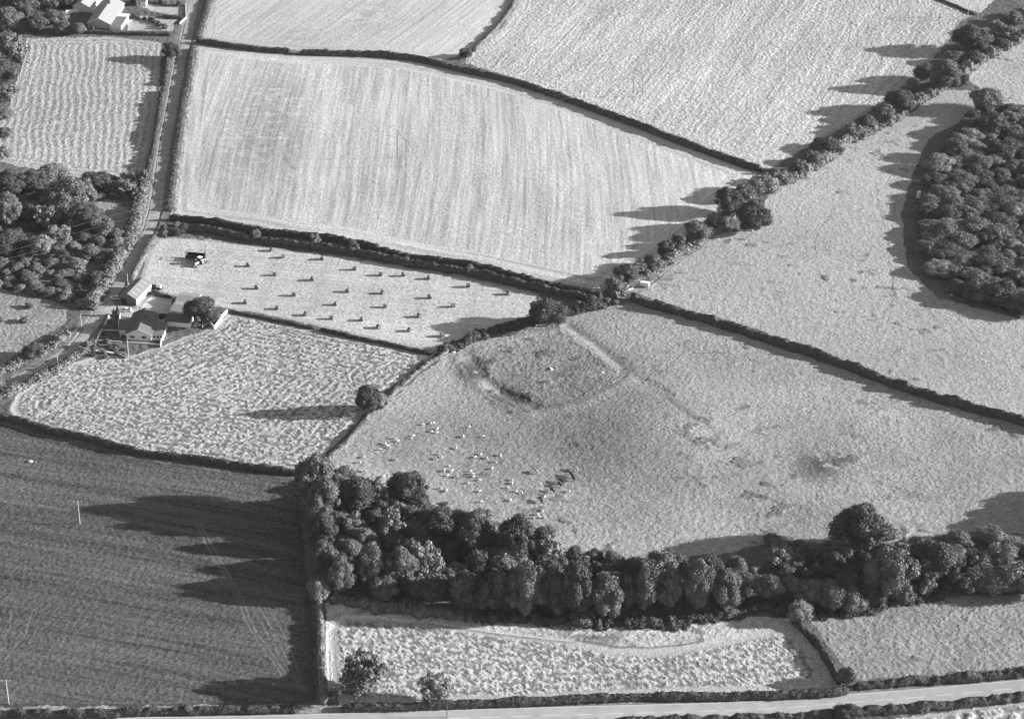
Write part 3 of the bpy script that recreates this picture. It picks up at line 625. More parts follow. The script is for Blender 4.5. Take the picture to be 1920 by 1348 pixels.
hedge([(316,108),(312,140),(308,163)], 2.4, 2.6, 'short hedge on the left of the lane above the sunlit gap', 'hedge', seed=20, rough=.5)
hedge([(307,172),(300,210),(294,250),(284,300),(276,335)], 2.4, 2.6, 'hedge on the left of the lane below the sunlit gap', 'hedge', seed=26, rough=.5)
hedge([(290,444),(272,478),(258,505),(246,530)], 2.4, 1.8, 'hedge on the right of the lane above the barn', 'hedgep', seed=21, rough=.5)
hedge([(155,63),(200,65),(260,67),(322,68)], 1.4, 1.7, 'clipped garden hedge in front of the pale top left house', seed=22)
hedge([(1745,-4),(1790,12),(1828,30)], 1.0, 1.0, 'thin low hedge crossing the top right corner', seed=23)
hedge([(280,550),(300,556),(322,560)], 1.6, 1.6, 'clipped hedge behind the farmyard', seed=24)
hedge([(305,32),(322,36),(345,36)], 1.2, 1.5, 'short garden hedge beside the lane at the top left', seed=25)

hedge([(1440,357),(1410,372),(1360,418),(1280,474),(1200,527),(1145,558)], 3.6, 2.6, 'scrubby hedge under the lower hedgerow trees beside the track', 'hedgep', seed=30, rough=1.1, dens=50)
hedge([(1425,345),(1470,344),(1520,318),(1600,265),(1680,221),(1740,183),(1800,143),(1860,103),(1940,60)], 4.2, 3.0, 'scrubby hedge under the upper hedgerow trees', 'hedgep', seed=31, rough=1.1, dens=50)
hedge([(620,1124),(700,1137),(790,1150),(900,1158)], 4.4, 1.7, 'low scrub strip edging the lower wood, left stretch', 'hedgep', seed=32, rough=1.2, dens=50)
hedge([(900,1159),(1060,1166),(1200,1170),(1300,1164),(1420,1142),(1475,1152)], 4.4, 1.6, 'low dark scrub strip edging the lower wood, middle stretch', 'hedge', seed=33, rough=1.3, dens=50)
hedge([(1530,1154),(1600,1148),(1700,1130),(1770,1118)], 3.4, 1.2, 'low scrub strip between the lower wood and the lower right pasture', 'hedge', seed=34, rough=1.3, dens=50)
hedge([(268,338),(272,352),(262,385),(252,425),(236,465),(212,508),(190,548),(168,582)], 4.4, 2.8, 'overgrown hedge bank on the left side of the lane', 'hedgep', seed=35, rough=1.1, dens=55)
hedge([(132,630),(110,642),(70,668),(20,692),(-30,715)], 3.0, 1.9, 'overgrown hedge between the left pasture and the lane', 'hedgep', seed=36, rough=1.0, dens=50)
hedge([(176,642),(150,664),(110,692),(50,722),(-30,760)], 3.2, 1.6, 'rough hedge between the lane and the left hay field', 'hedgep', seed=37, rough=1.0, dens=50)
hedge([(822,662),(860,648),(900,632),(950,617),(990,608),(1050,594),(1085,584),(1135,574)], 3.6, 1.9, 'scrubby hedge at the lower right corner of the bale field', 'hedge', seed=38, rough=1.2, dens=50)

# ------------------------------------------------------------------ buildings
def frame(a, b):
    """origin at the front left ground corner; local x runs to the front right corner, local y away"""
    p, q = P(*a), P(*b); d = q-p; return p, math.atan2(d.y, d.x), math.hypot(d.x, d.y)
def gabled(par, Wd, D, eave, ridge, wm, rm, ov=.35, ridge_along='y', verge=None):
    b = B()
    if ridge_along == 'y':
        b.prism([(0, -.4), (Wd, -.4), (Wd, eave), (Wd/2, ridge), (0, eave)], 0, D); b.make('wall', wm, par)
        sl = (ridge-eave)/(Wd/2); r = B()
        r.prism([(-ov, eave-ov*sl+.04), (Wd/2, ridge+.04), (Wd+ov, eave-ov*sl+.04), (Wd+ov, eave-ov*sl+.2), (Wd/2, ridge+.22), (-ov, eave-ov*sl+.2)], -ov, D+ov); o = r.make('roof', rm, par)
        if verge: v = B(); v.prism([(-ov-.02, eave-ov*sl-.12), (Wd/2, ridge-.1), (Wd+ov+.02, eave-ov*sl-.12), (Wd+ov+.02, eave-ov*sl+.22), (Wd/2, ridge+.25), (-ov-.02, eave-ov*sl+.22)], -ov-.06, -ov-.003); v.make('bargeboard', verge, par)
    else:
        b.prism([(0, -.4), (D, -.4), (D, eave), (D/2, ridge), (0, eave)], 0, Wd, 'x'); b.make('wall', wm, par)
        sl = (ridge-eave)/(D/2); r = B()
        r.prism([(-ov, eave-ov*sl+.04), (D/2, ridge+.04), (D+ov, eave-ov*sl+.04), (D+ov, eave-ov*sl+.2), (D/2, ridge+.22), (-ov, eave-ov*sl+.2)], -ov, Wd+ov, 'x'); o = r.make('roof', rm, par)
    return o
def window(par, x0, x1, z0, z1, y=0., side=-1):
    f = B(); f.box(x0, y-.06, z0, x1, y-.003, z1); o = f.make('window', M['white'], par)
    g = B(); n = max(1, int((x1-x0)/.9)); wd = (x1-x0-.1)/n
    for k in range(n): g.box(x0+.1+k*wd, y-.085, z0+.1, x0+k*wd+wd, y-.063, z1-.1)
    g.make('pane', M['glass'], o)
# the bungalow
p, a, wd = frame((237.5, 638), (284, 640))
hs = thing('bungalow', 'white gabled bungalow with dark tiled roof beside the lane', 'house', p, a)
rf = gabled(hs, wd, 15, 2.7, 5.0, M['wall'], M['roof'], .4, 'y', M['white'])
c = B(); c.box(wd/2+1.0, 9, 4.2, wd/2+1.9, 9.7, 5.9).box(wd/2+1.2, 9.15, 5.9, wd/2+1.45, 9.4, 6.2).box(wd/2+1.5, 9.2, 5.9, wd/2+1.75, 9.45, 6.2); c.make('chimney', M['brick'], rf)
window(hs, 1.3, 3.2, 1.0, 2.2); window(hs, wd-3.6, wd-1.8, 1.0, 2.2)
# wing on the left
b = B(); b.prism([(3.5, -.4), (10.5, -.4), (10.5, 2.5), (7, 4.3), (3.5, 2.5)], -3.4, wd/2, 'x'); b.make('side_wing_wall', M['wall'], hs)
r = B(); r.prism([(3.1, 2.35), (7, 4.36), (10.9, 2.35), (10.9, 2.5), (7, 4.55), (3.1, 2.5)], -3.8, wd/2, 'x'); r.make('side_wing_roof', M['roof'], hs)
# lean-to on the right
b = B(); b.box(wd+.003, .8, -.3, wd+4.2, 9.5, 2.35); b.make('lean_to_wall', M['white'], hs); b = B(); b.box(wd+.02, .5, 2.36, wd+4.5, 9.9, 2.5); b.make('lean_to_roof', M['roofm'], hs)
for k in range(3): window(hs, wd+.5+k*1.25, wd+1.5+k*1.25, .9, 2.1, .8)
b = B(); b.box(2.0, -.05, 0, 2.0, -.02, 0)
b.bm.free()
# garden walls
def wallrun(name, pts, h, th, m, label, cat='wall', cap=None):
    L = [P(*q) for q in pts]; b = B(); o0 = L[0]
    for q, r_ in zip(L[:-1], L[1:]):
        d = (r_-q); n = Vector((-d.y, d.x, 0)).normalized()*th/2; z0 = min(q.z, r_.z)-.4
        b.poly([(v.x, v.y, z) for z in (z0, max(q.z, r_.z)+h) for v in (q-n, r_-n, r_+n, q+n)], [(3, 2, 1, 0), (4, 5, 6, 7), (0, 1, 5, 4), (1, 2, 6, 5), (2, 3, 7, 6), (3, 0, 4, 7)])
    return tag(b.make(name, m), label, cat)
wallrun('garden_wall', [(308, 602), (305, 625), (301, 652)], 1.3, .25, M['white'], 'white garden wall along the right side of the bungalow')
wallrun('garden_wall', [(238, 644), (270, 646), (300, 648)], .7, .25, M['stone'], 'low pale wall along the front of the bungalow')
wallrun('garden_wall', [(206, 592), (196, 612), (186, 630), (182, 640)], .9, .25, M['stone'], 'low pale wall between the lane and the bungalow garden')
wallrun('garden_wall', [(226, 590), (222, 612), (226, 632)], 1.0, .22, M['white'], 'white garden wall left of the bungalow roof')
wallrun('garden_wall', [(190, 620), (222, 621)], .6, .22, M['stone'], 'low pale wall crossing the bungalow garden')
wallrun('garden_wall', [(182, 640), (228, 643)], .7, .2, M['stone'], 'low pale wall at the foot of the bungalow garden')
wallrun('timber_stack', [(180, 659), (205, 662), (232, 668)], .5, .8, M['stone'], 'long pale timber stack in the rough below the garden', 'timber stack')
wallrun('roadside_wall', [(348, 10), (349, 35), (337, 47)], .9, .25, M['stone'], 'pale roadside wall by the lane at the top left')
wallrun('pen_wall', [(403, 596), (416, 598), (426, 588)], 1.8, .25, M['white'], 'white block wall of the pen right of the farm tree')
wallrun('pen_wall', [(396, 612), (402, 618), (416, 600)], 1.6, .25, M['wall'], 'pale end wall of the pen by the hay field corner')
# barn
p, a, wd = frame((225, 568), (256, 574))
bn = thing('barn', 'grey gabled barn with rooflights beside the lane', 'barn', p, a)
D = (P(275, 553)-P(256, 574)).length
rf = gabled(bn, wd, 13, 2.9, 4.7, M['brick'], M['roofm'], .25)
b = B(); b.box(wd+.003, .3, .1, wd+.08, 12.8, 2.8); b.make('side_wall', M['white'], bn)
b = B(); b.box(.7, -.06, 0, 2.9, -.003, 2.3); b.make('door', M['dark'], bn)
sl = 1.8/(wd/2)
for k in range(4):
    y0 = 2+k*2.8; b = B()
    b.poly([(wd/2+.7, y0, 4.7-.7*sl+.26), (wd-.5, y0, 2.9+.5*sl+.26), (wd-.5, y0+.8, 2.9+.5*sl+.26), (wd/2+.7, y0+.8, 4.7-.7*sl+.26)], [(0, 1, 2, 3)]); b.make('rooflight', M['roofl'], bn)
# sheds with pale roofs
p, a, wd = frame((320, 592), (352, 597))
sh = thing('shed', 'pale corrugated roofed shed nearer the bungalow, left of the farm tree', 'shed', p, a); gabled(sh, 8.5, 7.5, 2.2, 3.0, M['wall'], M['roofl'], .2, 'x')
p, a, wd = frame((330, 576), (360, 579))
sh = thing('shed', 'pale roofed shed nearer the bale field, behind the farm tree', 'shed', p, a); gabled(sh, 8, 7, 2.4, 3.3, M['wall'], M['roofl'], .2, 'x')
p, a, wd = frame((311, 612), (355, 616))
st = thing('stable', 'long low stable with dark roof in the tree shade', 'stable', p, a); gabled(st, wd, 6, 2.4, 3.6, M['wall'], M['roof'], .3, 'x')
for k in range(4):
    x0 = wd*.42+k*1.25
    f = B(); f.box(x0, -.05, .6, x0+.7, -.003, 2.0); f.make('window', M['white'], st)
# top left houses
p, a, wd = frame((165, 53.5), (207, 56))
h1 = thing('house', 'large pale gabled house behind the clipped garden hedge', 'house', p, a)
rf = gabled(h1, wd, 26, 2.9, 5.6, M['grey'], M['roofl'], .5, 'y', M['white'])
c = B(); c.box(wd/2-.1, 18, 5.0, wd/2+.9, 19, 6.9); c.make('chimney', M['brick'], rf)
b = B(); b.box(wd+.003, -.6, -.3, wd+5.6, 13, 2.5); b.make('garage_wall', M['white'], h1)
b = B(); b.box(wd+.05, -.4, 2.51, wd+5.8, 10, 2.65); b.make('garage_roof', M['roofm'], h1)
b = B(); b.box(wd+.05, 10.01, 2.51, wd+6, 14, 2.8); b.make('porch_roof', M['white'], h1)
p, a, wd = frame((138, 22), (170, 25))
h2 = thing('house', 'second pale house, higher and further left among the trees', 'house', p, a); gabled(h2, wd, 20, 2.8, 5.2, M['wall'], M['roofl'], .4, 'y', M['white'])
b = B(); b.box(wd+.003, 0, -.3, wd+2.6, 2.5, 2.2); b.make('porch', M['white'], h2)
p, a, wd = frame((256, 12), (274, 13))
h3 = thing('house', 'small pale house cut by the top edge of the photo', 'house', p, a); gabled(h3, wd, 6, 2.8, 4.5, M['wall'], M['roofm'], .3, 'x')
window(h3, 1, 2, 1, 2)
# greenhouse-like tunnel near the trees
p = P(123, 26); t = thing('polytunnel', 'small white arched tunnel among the top left trees', 'tunnel', p, R(-60)); b = B()
b.prism([(1.3*math.cos(math.pi*k/8), 1.6*math.sin(math.pi*k/8)) for k in range(9)], 0, 7); b.make('cover', M['white'], t)
# field gate and water trough
def gate(a, b_, label):
    q, r_ = P(*a), P(*b_); d = r_-q; L = d.length; o = thing('field_gate', label, 'gate', q, math.atan2(d.y, d.x))
    b = B(); [b.box(0, -.03, .25+.22*k, L, .03, .32+.22*k) for k in range(5)]; b.box(0, -.04, .2, .08, .04, 1.25).box(L-.08, -.04, .2, L, .04, 1.25); b.make('bars', M['polep'], o)
    for x in (-.15, L+.15): c = B(); c.box(x-.1, -.1, -.3, x+.1, .1, 1.5, .02); c.make('post', M['wood'], o)
gate((546, 100), (561, 101), 'pale gate in the gap of the clipped hedge below the top middle field')
gate((1189, 524), (1194, 528), 'small pale gate beside the track by the white trailer')
p = P(1038, 692); t = thing('water_trough', 'white water trough on a stone slab inside the earthwork', 'trough', p, .2)
b = B(); b.prism([(-1.0, 0), (1.0, 0), (1.25, .55), (1.1, .55), (.9, .15), (-.9, .15), (-1.1, .55), (-1.25, .55)], -.8, .8); b.make('basin', M['white'], t)
b = B(); b.box(-1.6, -1.2, -.1, 1.6, 1.3, .06, .03); b.make('slab', M['stone'], t)
def stone(x, y, r, label):
    b = B(); b.ball((0, 0, 0), r, (1.3, .9, .6), 2); rg = random.Random(x)
    for v in b.bm.verts: v.co *= 1+rg.uniform(-.15, .15)
    o = b.make('boulder', M['stone']); p = P(x, y); o.location = (p.x, p.y, p.z+r*.35); tag(o, label, 'stone')
stone(1129, 699, .55, 'pale stone on the right bank of the earthwork'); stone(996, 756, .6, 'pale stone at the lower end of the earthwork ditch')
stone(1846, 677, .4, 'small pale stone in the right pasture near the right edge'); stone(1550, 552, .35, 'small pale stone in the middle of the right pasture')
stone(57, 866, .7, 'pale stone lying in the dark field at the left'); stone(1784, 554, .5, 'pale stone at the foot of the right wood'); stone(850, 661, .7, 'white stone by the lower corner of the bale field')
stone(1850, 993, .6, 'pale stone lying in the tree shadow at the right edge')
t = thing('tank', 'small white round-topped tank at the edge of the right wood', 'tank', P(1722, 372)); b = B(); b.cyl((0, 0, 0), (0, 0, 3), .8, .8, 14).ball((0, 0, 3), .8, (1, 1, .6)); b.make('drum', M['white'], t)

# ------------------------------------------------------------------ poles and wires
def hpole(base1, base2, hgt, label, m='pole'):
    q, r_ = P(*base1), P(*base2); d = r_-q; L = d.length; o = thing('power_pole', label, 'power pole', q, math.atan2(d.y, d.x), 'twin power poles of the overhead line')
    for x in (0, L): b = B(); b.cyl((x, 0, -.5), (x, 0, hgt), .15, .11, 8); b.make('pole', M[m], o)
    b = B(); b.box(-1.1, -.06, hgt-.12, L+1.1, .06, hgt+.02); b.make('crossarm', M[m], o)
    ends = []
    for x in (-1.0, L/2, L+1.0):
        b = B(); b.cyl((x, 0, hgt+.05), (x, 0, hgt+.5), .09, .06, 6); b.make('insulator', M['wire'], o)
        ca, sa = math.cos(o.rotation_euler[2]), math.sin(o.rotation_euler[2]); ends.append(Vector((q.x+x*ca, q.y+x*sa, q.z+hgt+.5)))
    return ends
E = [hpole((-112, 548), (-92, 566), 12, 'twin power pole off the left side of the photo'),
     hpole((745, 296), (761, 313), 12.6, 'twin power pole standing in the big central field'),
     hpole((1187, 173), (1204, 183), 11.5, 'twin power pole in the top right field, nearer the long hedge'),
     hpole((1591, 81), (1606, 89), 10.5, 'twin power pole in the top right field, nearer the hedgerow trees'),
     hpole((1814, 33), (1832, 38), 10.5, 'twin power pole behind the tall hedgerow tree at top right', 'polep'),
     hpole((2010, -10), (2026, -6), 10.5, 'twin power pole off the right side of the photo')]
WN = ['lower', 'middle', 'upper']; SP = ['leftmost span over the lane and left wood', 'span between the central field and the top right field', 'span across the top right field', 'span ending behind the tall hedgerow tree', 'span at the top right corner']
def wire(a, b, label, sag=1.2, r=.016, grp='overhead wires'):
    n = 14; bb = B(); pts = [a.lerp(b, k/n)-Vector((0, 0, sag*4*(k/n)*(1-k/n))) for k in range(n+1)]
    for q, r_ in zip(pts[:-1], pts[1:]): bb.cyl(q, r_, r, r, 4)
    tag(bb.make('overhead_wire', M['wire']), label, 'wire', grp)
for i in range(5):
    for k in range(3): wire(E[i][k], E[i+1][k], f'{WN[2-k]} wire of the {SP[i]}', 2.0 if i == 0 else 1.2)
def pole(x, y, h, label, arm=False, lamp=False, m='polep'):
    o = thing('utility_pole', label, 'pole', P(x, y), .1, 'single wooden poles'); b = B(); b.cyl((0, 0, -.4), (0, 0, h), .14, .10, 8); b.make('pole', M[m], o)
    if arm:
        b = B(); b.box(-1.3, -.05, h-.25, 1.3, .05, h-.1); b.make('crossarm', M[m], o)
        for k in (-1.2, 0, 1.2): b = B(); b.cyl((k, 0, h-.1), (k, 0, h+.25), .07, .05, 6); b.make('insulator', M['white'], o)
pole(241, 668, 7, 'pale wooden pole in front of the bungalow'); pole(153, 612, 5.5, 'pale wooden pole on the lane verge left of the farm entrance')
pole(240, 534, 5, 'wooden pole behind the barn beside the lane'); pole(109, 687, 5, 'pale wooden pole where the lane leaves the hay field corner')
pole(150, 982, 9, 'pale pole with crossarm at the tip of the long tree shadow', True); pole(17, 1320, 9, 'pale pole with crossarm at the bottom left corner', True)
pole(1370, 662, 4, 'pale post standing in the pasture below the long hedge'); pole(838, 1345, 5, 'thin dark pole beside the main road', m='pole'); pole(380, 616, 5, 'pale post beneath the farm tree')

# ------------------------------------------------------------------ fences
def fence(pts, label, gap=2.6, h=1.15, m='wood'):
    L = smoothline(pts, .5); a, tot = walk(L); p0 = L[0]; o = thing('post_and_wire_fence', label, 'fence', (p0.x, p0.y, gz(p0.x, p0.y))); s = 0; z0 = gz(p0.x, p0.y); prev = None; wr = B()
    while s <= tot:
        p, t = a(s); z = gz(p.x, p.y); b = B(); x, y = p.x-p0.x, p.y-p0.y; b.cyl((x, y, z-z0-.3), (x, y, z-z0+h), .07, .06, 6); b.make('post', M[m], o)
        if prev:
            for hh in (.5, 1.0): wr.cyl((prev[0], prev[1], prev[2]+hh), (x, y, z-z0+hh), .018, .018, 4)
        prev = (x, y, z-z0); s += gap
    wr.make('wires', M['wire'], o)
fence([(302, 640), (330, 632), (360, 628), (385, 622), (402, 616)], 'post and wire fence between the farm buildings and the hay field')
fence([(183, 640), (180, 668), (238, 672)], 'fence round the rough below the bungalow garden')
fence([(155, 610), (135, 630), (110, 650)], 'leaning wire fence beside the lane at the left')
fence([(1198, 552), (1256, 505), (1330, 452)], 'post fence along the track beside the lower hedgerow')
fence([(830, 655), (760, 712), (700, 772), (640, 838)], 'wire fence beside the low pale hedge of the sheep pasture', 3.2)
fence([(274, 500), (281, 478), (306, 452)], 'low fence behind the lane hedge by the bale field')
fence([(0, 622), (60, 640), (100, 650)], 'sagging wire fence across the left pasture corner', 3.4)

# ------------------------------------------------------------------ vehicles
def wheel(par, x, y, r, wd, rim=.55):
    o = B(); o.cyl((x-wd/2, y, r), (x+wd/2, y, r), r, r, 18); t = o.make('wheel', M['tyre'], par)
    g = B(); g.cyl((x-wd/2-.02, y, r), (x+wd/2+.02, y, r), r*rim, r*rim, 14); g.make('rim', M['wire'], t)
def car(px, rz, label, m='white', van=False):
    o = thing('parked_car', label, 'car', P(*px), rz)
    b = B(); b.prism([(-2.1, .35), (2.1, .35), (2.15, .75), (1.3, .95), (-1.8, .98), (-2.15, .8)], -.83, .83, 'x')
    b.bm.free(); b = B()
    prof = [(-2.1, .3), (2.1, .3), (2.15, .72), (1.9, .85), (.95, .95), (-1.75, 1.0), (-2.12, .85)]; b.poly([(s_*.82, x, z) for s_ in (-1, 1) for x, z in prof], [list(range(7)), list(range(13, 6, -1))]+[[i, i+7, (i+1) % 7+7, (i+1) % 7] for i in range(7)])
    b.make('body', M[m], o)
    g = B(); k = [(.95, .95), (.35, 1.4), (-1.0, 1.42), (-1.65, 1.0)] if not van else [(1.3, .95), (.9, 1.8), (-2.0, 1.85), (-2.05, 1.0)]
    g.poly([(s_*(.78 if z < 1.1 else .64), x, z) for s_ in (-1, 1) for x, z in k], [[0, 1, 2, 3], [7, 6, 5, 4]]+[[i, i+4, (i+1) % 4+4, (i+1) % 4] for i in range(4)]); g.make('cabin_windows', M['glass'], o)
    r = B(); z = k[1][1]; r.box(-.62, k[2][0], z, .62, k[1][0], z+.05, .02); r.make('roof_panel', M[m], o)
    for x in (-.74, .74):
        for y in (-1.3, 1.35): wheel(o, x, y, .31, .2)
    for x in (-.55, .55): h = B(); h.box(x-.15, 2.1, .58, x+.15, 2.17, .72); h.make('headlight', M['white'], o)
car((217, 561), R(85), 'pale car parked on the lane beside the barn'); car((236, 584), R(95), 'white car parked in the entrance behind the bungalow')
car((1176, 545), R(-50), 'white car parked on the track at the gateway')
car((304, 597), R(85), 'dark van parked in the farmyard beside the bungalow', 'dark', True)
t = thing('stock_trailer', 'white box trailer standing in the pasture beside the track', 'trailer', P(1208, 537), R(75), None, (.85, .8, .85))
b = B(); b.box(-1.15, -2.3, .5, 1.15, 2.3, 2.3, .12); b.make('box_body', M['white'], t); b = B(); b.box(-.05, 2.3, .5, .05, 3.6, .6); b.make('drawbar', M['wire'], t)
for x in (-1.2, 1.2):
    for y in (-.5, .4): wheel(t, x, y, .35, .2)
b = B(); b.box(-1.0, -2.36, .6, 1.0, -2.305, 2.1); b.make('ramp', M['grey'], t)
# tractor at the bale field
t = thing('tractor', 'tractor with white cab roof standing at the left of the bale field', 'tractor', P(374, 496), R(150), None, (1.15, 1.15, 1.2))
b = B(); b.box(-.35, .3, .7, .35, 2.5, 1.45, .08); b.make('bonnet', M['grey'], t); b = B(); b.box(-.4, -1.3, .6, .4, .4, 1.2, .05); b.make('chassis', M['dark'], t)
b = B(); b.poly([(sx*w_, y, z) for z, w_, y0, y1 in ((1.2, .75, -1.2, .35), (2.5, .65, -1.0, .2)) for sx, y in ((-1, y0), (1, y0), (1, y1), (-1, y1))], [(3, 2, 1, 0), (4, 5, 6, 7), (0, 1, 5, 4), (1, 2, 6, 5), (2, 3, 7, 6), (3, 0, 4, 7)]); b.make('cab', M['glass'], t)
b = B(); b.box(-.75, -1.15, 2.5, .75, .35, 2.68, .06); b.make('cab_roof', M['white'], t)
for x in (-.85, .85): wheel(t, x, -.7, .82, .42); wheel(t, x*.85, 2.0, .48, .28); b = B(); b.box(x-.25, -1.4, 1.62, x+.25, .1, 1.72, .02); b.make('mudguard', M['white'], t)
b = B(); b.cyl((.25, 1.6, 1.4), (.25, 1.6, 2.3), .05, .05, 8); b.make('exhaust', M['dark'], t)
t = thing('hay_trailer', 'dark long trailer loaded behind the tractor on the bale field', 'trailer', P(367, 487), R(84), None, (1.2, 1.2, 1.3))
b = B(); b.box(-1.2, -3.2, .9, 1.2, 3.2, 1.05); b.make('bed', M['dark'], t)
for y, z in ((-3.15, 2.7), (3.1, 2.3)): b = B(); [b.box(x-.04, y-.04, 1.05, x+.04, y+.04, z) for x in (-1.1, -.4, .4, 1.1)]; b.box(-1.15, y-.05, z-.15, 1.15, y+.05, z); b.make('end_rack', M['dark'], t)
b = B(); b.box(-1.18, -3.0, 1.06, -1.1, 3.0, 1.9).box(1.1, -3.0, 1.06, 1.18, 3.0, 1.9); b.make('side_board', M['dark'], t)
for x in (-1.05, 1.05):
    for y in (-1.8, 1.6): wheel(t, x, y, .42, .25)
t = thing('baler', 'pale round baler behind the loaded trailer on the bale field', 'baler', P(386, 491), R(120))
b = B(); b.prism([(-1.2, .5), (.9, .5), (1.2, 1.1), (.9, 1.9), (0, 2.2), (-.9, 2.0), (-1.3, 1.3)], -.8, .8, 'x'); b.make('bale_chamber', M['roofl'], t); b = B(); b.box(-.08, 1.1, .5, .08, 2.8, .65); b.make('drawbar', M['dark'], t)
b = B(); b.box(-1.0, .9, .2, 1.0, 1.35, .5); b.make('pick_up', M['dark'], t)
for x in (-1.0, 1.0): wheel(t, x, -.2, .45, .3)
t = thing('hay_wagon', 'dark machinery trailer with a pale tank behind the barn', 'trailer', P(293, 543), R(70))
b = B(); b.box(-1.0, -2.6, .8, 1.0, 2.6, 1.2, .05); b.make('bed', M['dark'], t); b = B(); b.cyl((0, -2.2, 1.9), (0, -.4, 1.9), .75, .75, 14); b.make('tank', M['white'], t)
b = B(); [b.box(-1.0, .2+.7*k, 1.2, 1.0, .3+.7*k, 2.0) for k in range(4)]; b.make('rack', M['brick'], t)
for x in (-.95, .95):
    for y in (-1.2, 1.2): wheel(t, x, y, .4, .25)
# conifers by the entrance
for i, (x, y, h, lb) in enumerate(((214, 593, 3.2, 'small dark conifer at the garden corner by the lane'), (221, 592, 4.4, 'taller dark conifer beside the bungalow entrance'), (174, 57, 3.5, 'small pointed conifer against the large pale house'))):
    o = thing('conifer', lb, 'tree', P(x, y)); rg = np.random.default_rng(i); n = 1500; zz = rg.random(n)**1.3; an = rg.random(n)*6.28; rr = (1-zz)*(.28*h)*(.8+.3*rg.random(n))
    c_ = np.stack([rr*np.cos(an), rr*np.sin(an), zz*h], 1); nn = np.stack([np.cos(an), np.sin(an), .4+0*an], 1); v, q = leaves(c_, nn, np.full(n, .28)); me = mesh_np('crown', v, q); me.materials.append(M['leaf0']); link('crown', me, o)
    b = B(); b.cyl((0, 0, -.2), (0, 0, h*.8), .1, .03, 6); b.make('trunk', M['bark'], o)

# ------------------------------------------------------------------ bales
def bale_mesh():
    b = B(); b.cyl((-.62, 0, .68), (.62, 0, .68), .70, .70, 22); bmesh.ops.bevel(b.bm, geom=[e for e in b.bm.edges if len(e.link_faces) == 2 and any(len(f.verts) > 4 for f in e.link_faces)], offset=.08, segments=2, affect='EDGES')
    for v in b.bm.verts: v.co += Vector((random.uniform(-.02, .02), random.uniform(-.02, .02), random.uniform(-.02, .02)))
    o = b.make('hay_bale', M['straw']); me = o.data; bpy.data.objects.remove(o); return me
bm_ = bale_mesh()
bp = [(30*4,532),(205,583),(500,596),(740,674),(140,716),(425,752),(935,716),(1105,720),(1298,742),(5,816),(285,868),(690,840),(952,852),(1302,887),(1592,802),(1895,858),(162,968),(375,1016),(598,937),(968,955),(1480,952),(565,1043),(795,1054),(920,1110),(1152,1133),(1225,1027),(1395,1172),(1648,1140)]
bp = [(480+x/4, 337+y/4+1) for x, y in bp]+[(465,500),(461,569)]
bl = []
for x, y in bp:
    o = link('hay_bale', bm_); o.location = P(x, y); o.rotation_euler = (0, 0, random.choice((0, .3, 1.2, 1.6, 2.2))); o.scale = [random.uniform(1.1, 1.25)]*3; tag(o, '', 'hay bale', 'round bales on the mown field'); bl.append(o)
rank(bl, 'round straw bale', 'on the mown field', 6)

# ------------------------------------------------------------------ animals (one continuous skin each)
def beast(name, nodes, edges, m):
    me = bpy.data.meshes.new(name); me.from_pydata([n[:3] for n in nodes], edges, []); o = link(name, me)
    md = o.modifiers.new('s', 'SKIN'); md.use_smooth_shade = True
    for v, n in zip(me.skin_vertices[0].data, nodes): v.radius = n[3] if isinstance(n[3], tuple) else (n[3], n[3]); v.use_root = False
    me.skin_vertices[0].data[0].use_root = True
    sb = o.modifiers.new('d', 'SUBSURF'); sb.levels = 1; dg = bpy.context.evaluated_depsgraph_get(); r = bpy.data.meshes.new_from_object(o.evaluated_get(dg)); r.materials.clear(); r.materials.append(m); r.name = name
    bpy.data.objects.remove(o); return r
def quad(name, k, m, headdown, bw, leg):
    n = [(0, 0, .62*k, bw), (.42*k, 0, .64*k, bw*1.0), (-.4*k, 0, .63*k, bw*.98), (.62*k, 0, .66*k, bw*.6), (.85*k, 0, (.72-headdown*.45)*k, bw*.42), (1.05*k, 0, (.70-headdown*.55)*k, bw*.3), (-.58*k, 0, .6*k, bw*.4)]
    e = [(0, 1), (0, 2), (1, 3), (3, 4), (4, 5), (2, 6)]
    for b_, x in ((1, .45*k), (2, -.42*k)):
        for s_ in (-1, 1):
            i = len(n); back = -.05*k if x < 0 else .02*k
            n += [(x, s_*bw*.62, .42*k, leg*1.7), (x+back, s_*bw*.65, .2*k, leg), (x, s_*bw*.65, 0.02, leg)]; e += [(b_, i), (i, i+1), (i+1, i+2)]
    i = len(n); n += [(-.66*k, 0, .5*k, leg*.6), (-.68*k, 0, .35*k, leg*.6)]; e += [(6, i), (i, i+1)]
    return beast(name, n, e, m)
SHP = [quad('sheep', 1.0, M['wool'], h, .26, .045) for h in (1.0, .2)]
COW = [quad('cow', 1.75, M['cow'], h, .38, .07) for h in (1.0, .2)]; COWP = quad('cow', 1.7, M['cowp'], .8, .38, .07)
sp = [(615,103),(672,95),(690,92),(718,136),(678,152),(718,162),(960,120),(915,190),(1062,190),(402,207),(427,225),(522,203),(540,188),(328,243),(343,262),(358,275),(290,288),(862,280),(170,345),(408,363),(137,383),(730,325),(752,347),(708,357),(1005,345),(1045,327),(1088,352),(1192,330),(1158,383),(1133,430),(802,413),(828,450),(772,447),(795,485),(865,494),(970,450),(983,472),(992,493),(1032,518),(948,540),(740,580),(788,598),(1040,600),(1048,680),(1278,517),(1283,540),(1243,575),(1312,603),(1355,615),(1270,668),(320,490),(345,542),(100,465),(173,450),(1708,603),(1525,643),(1505,747),(1468,775),(1440,803),(1490,798),(1522,800)]
sl_ = []
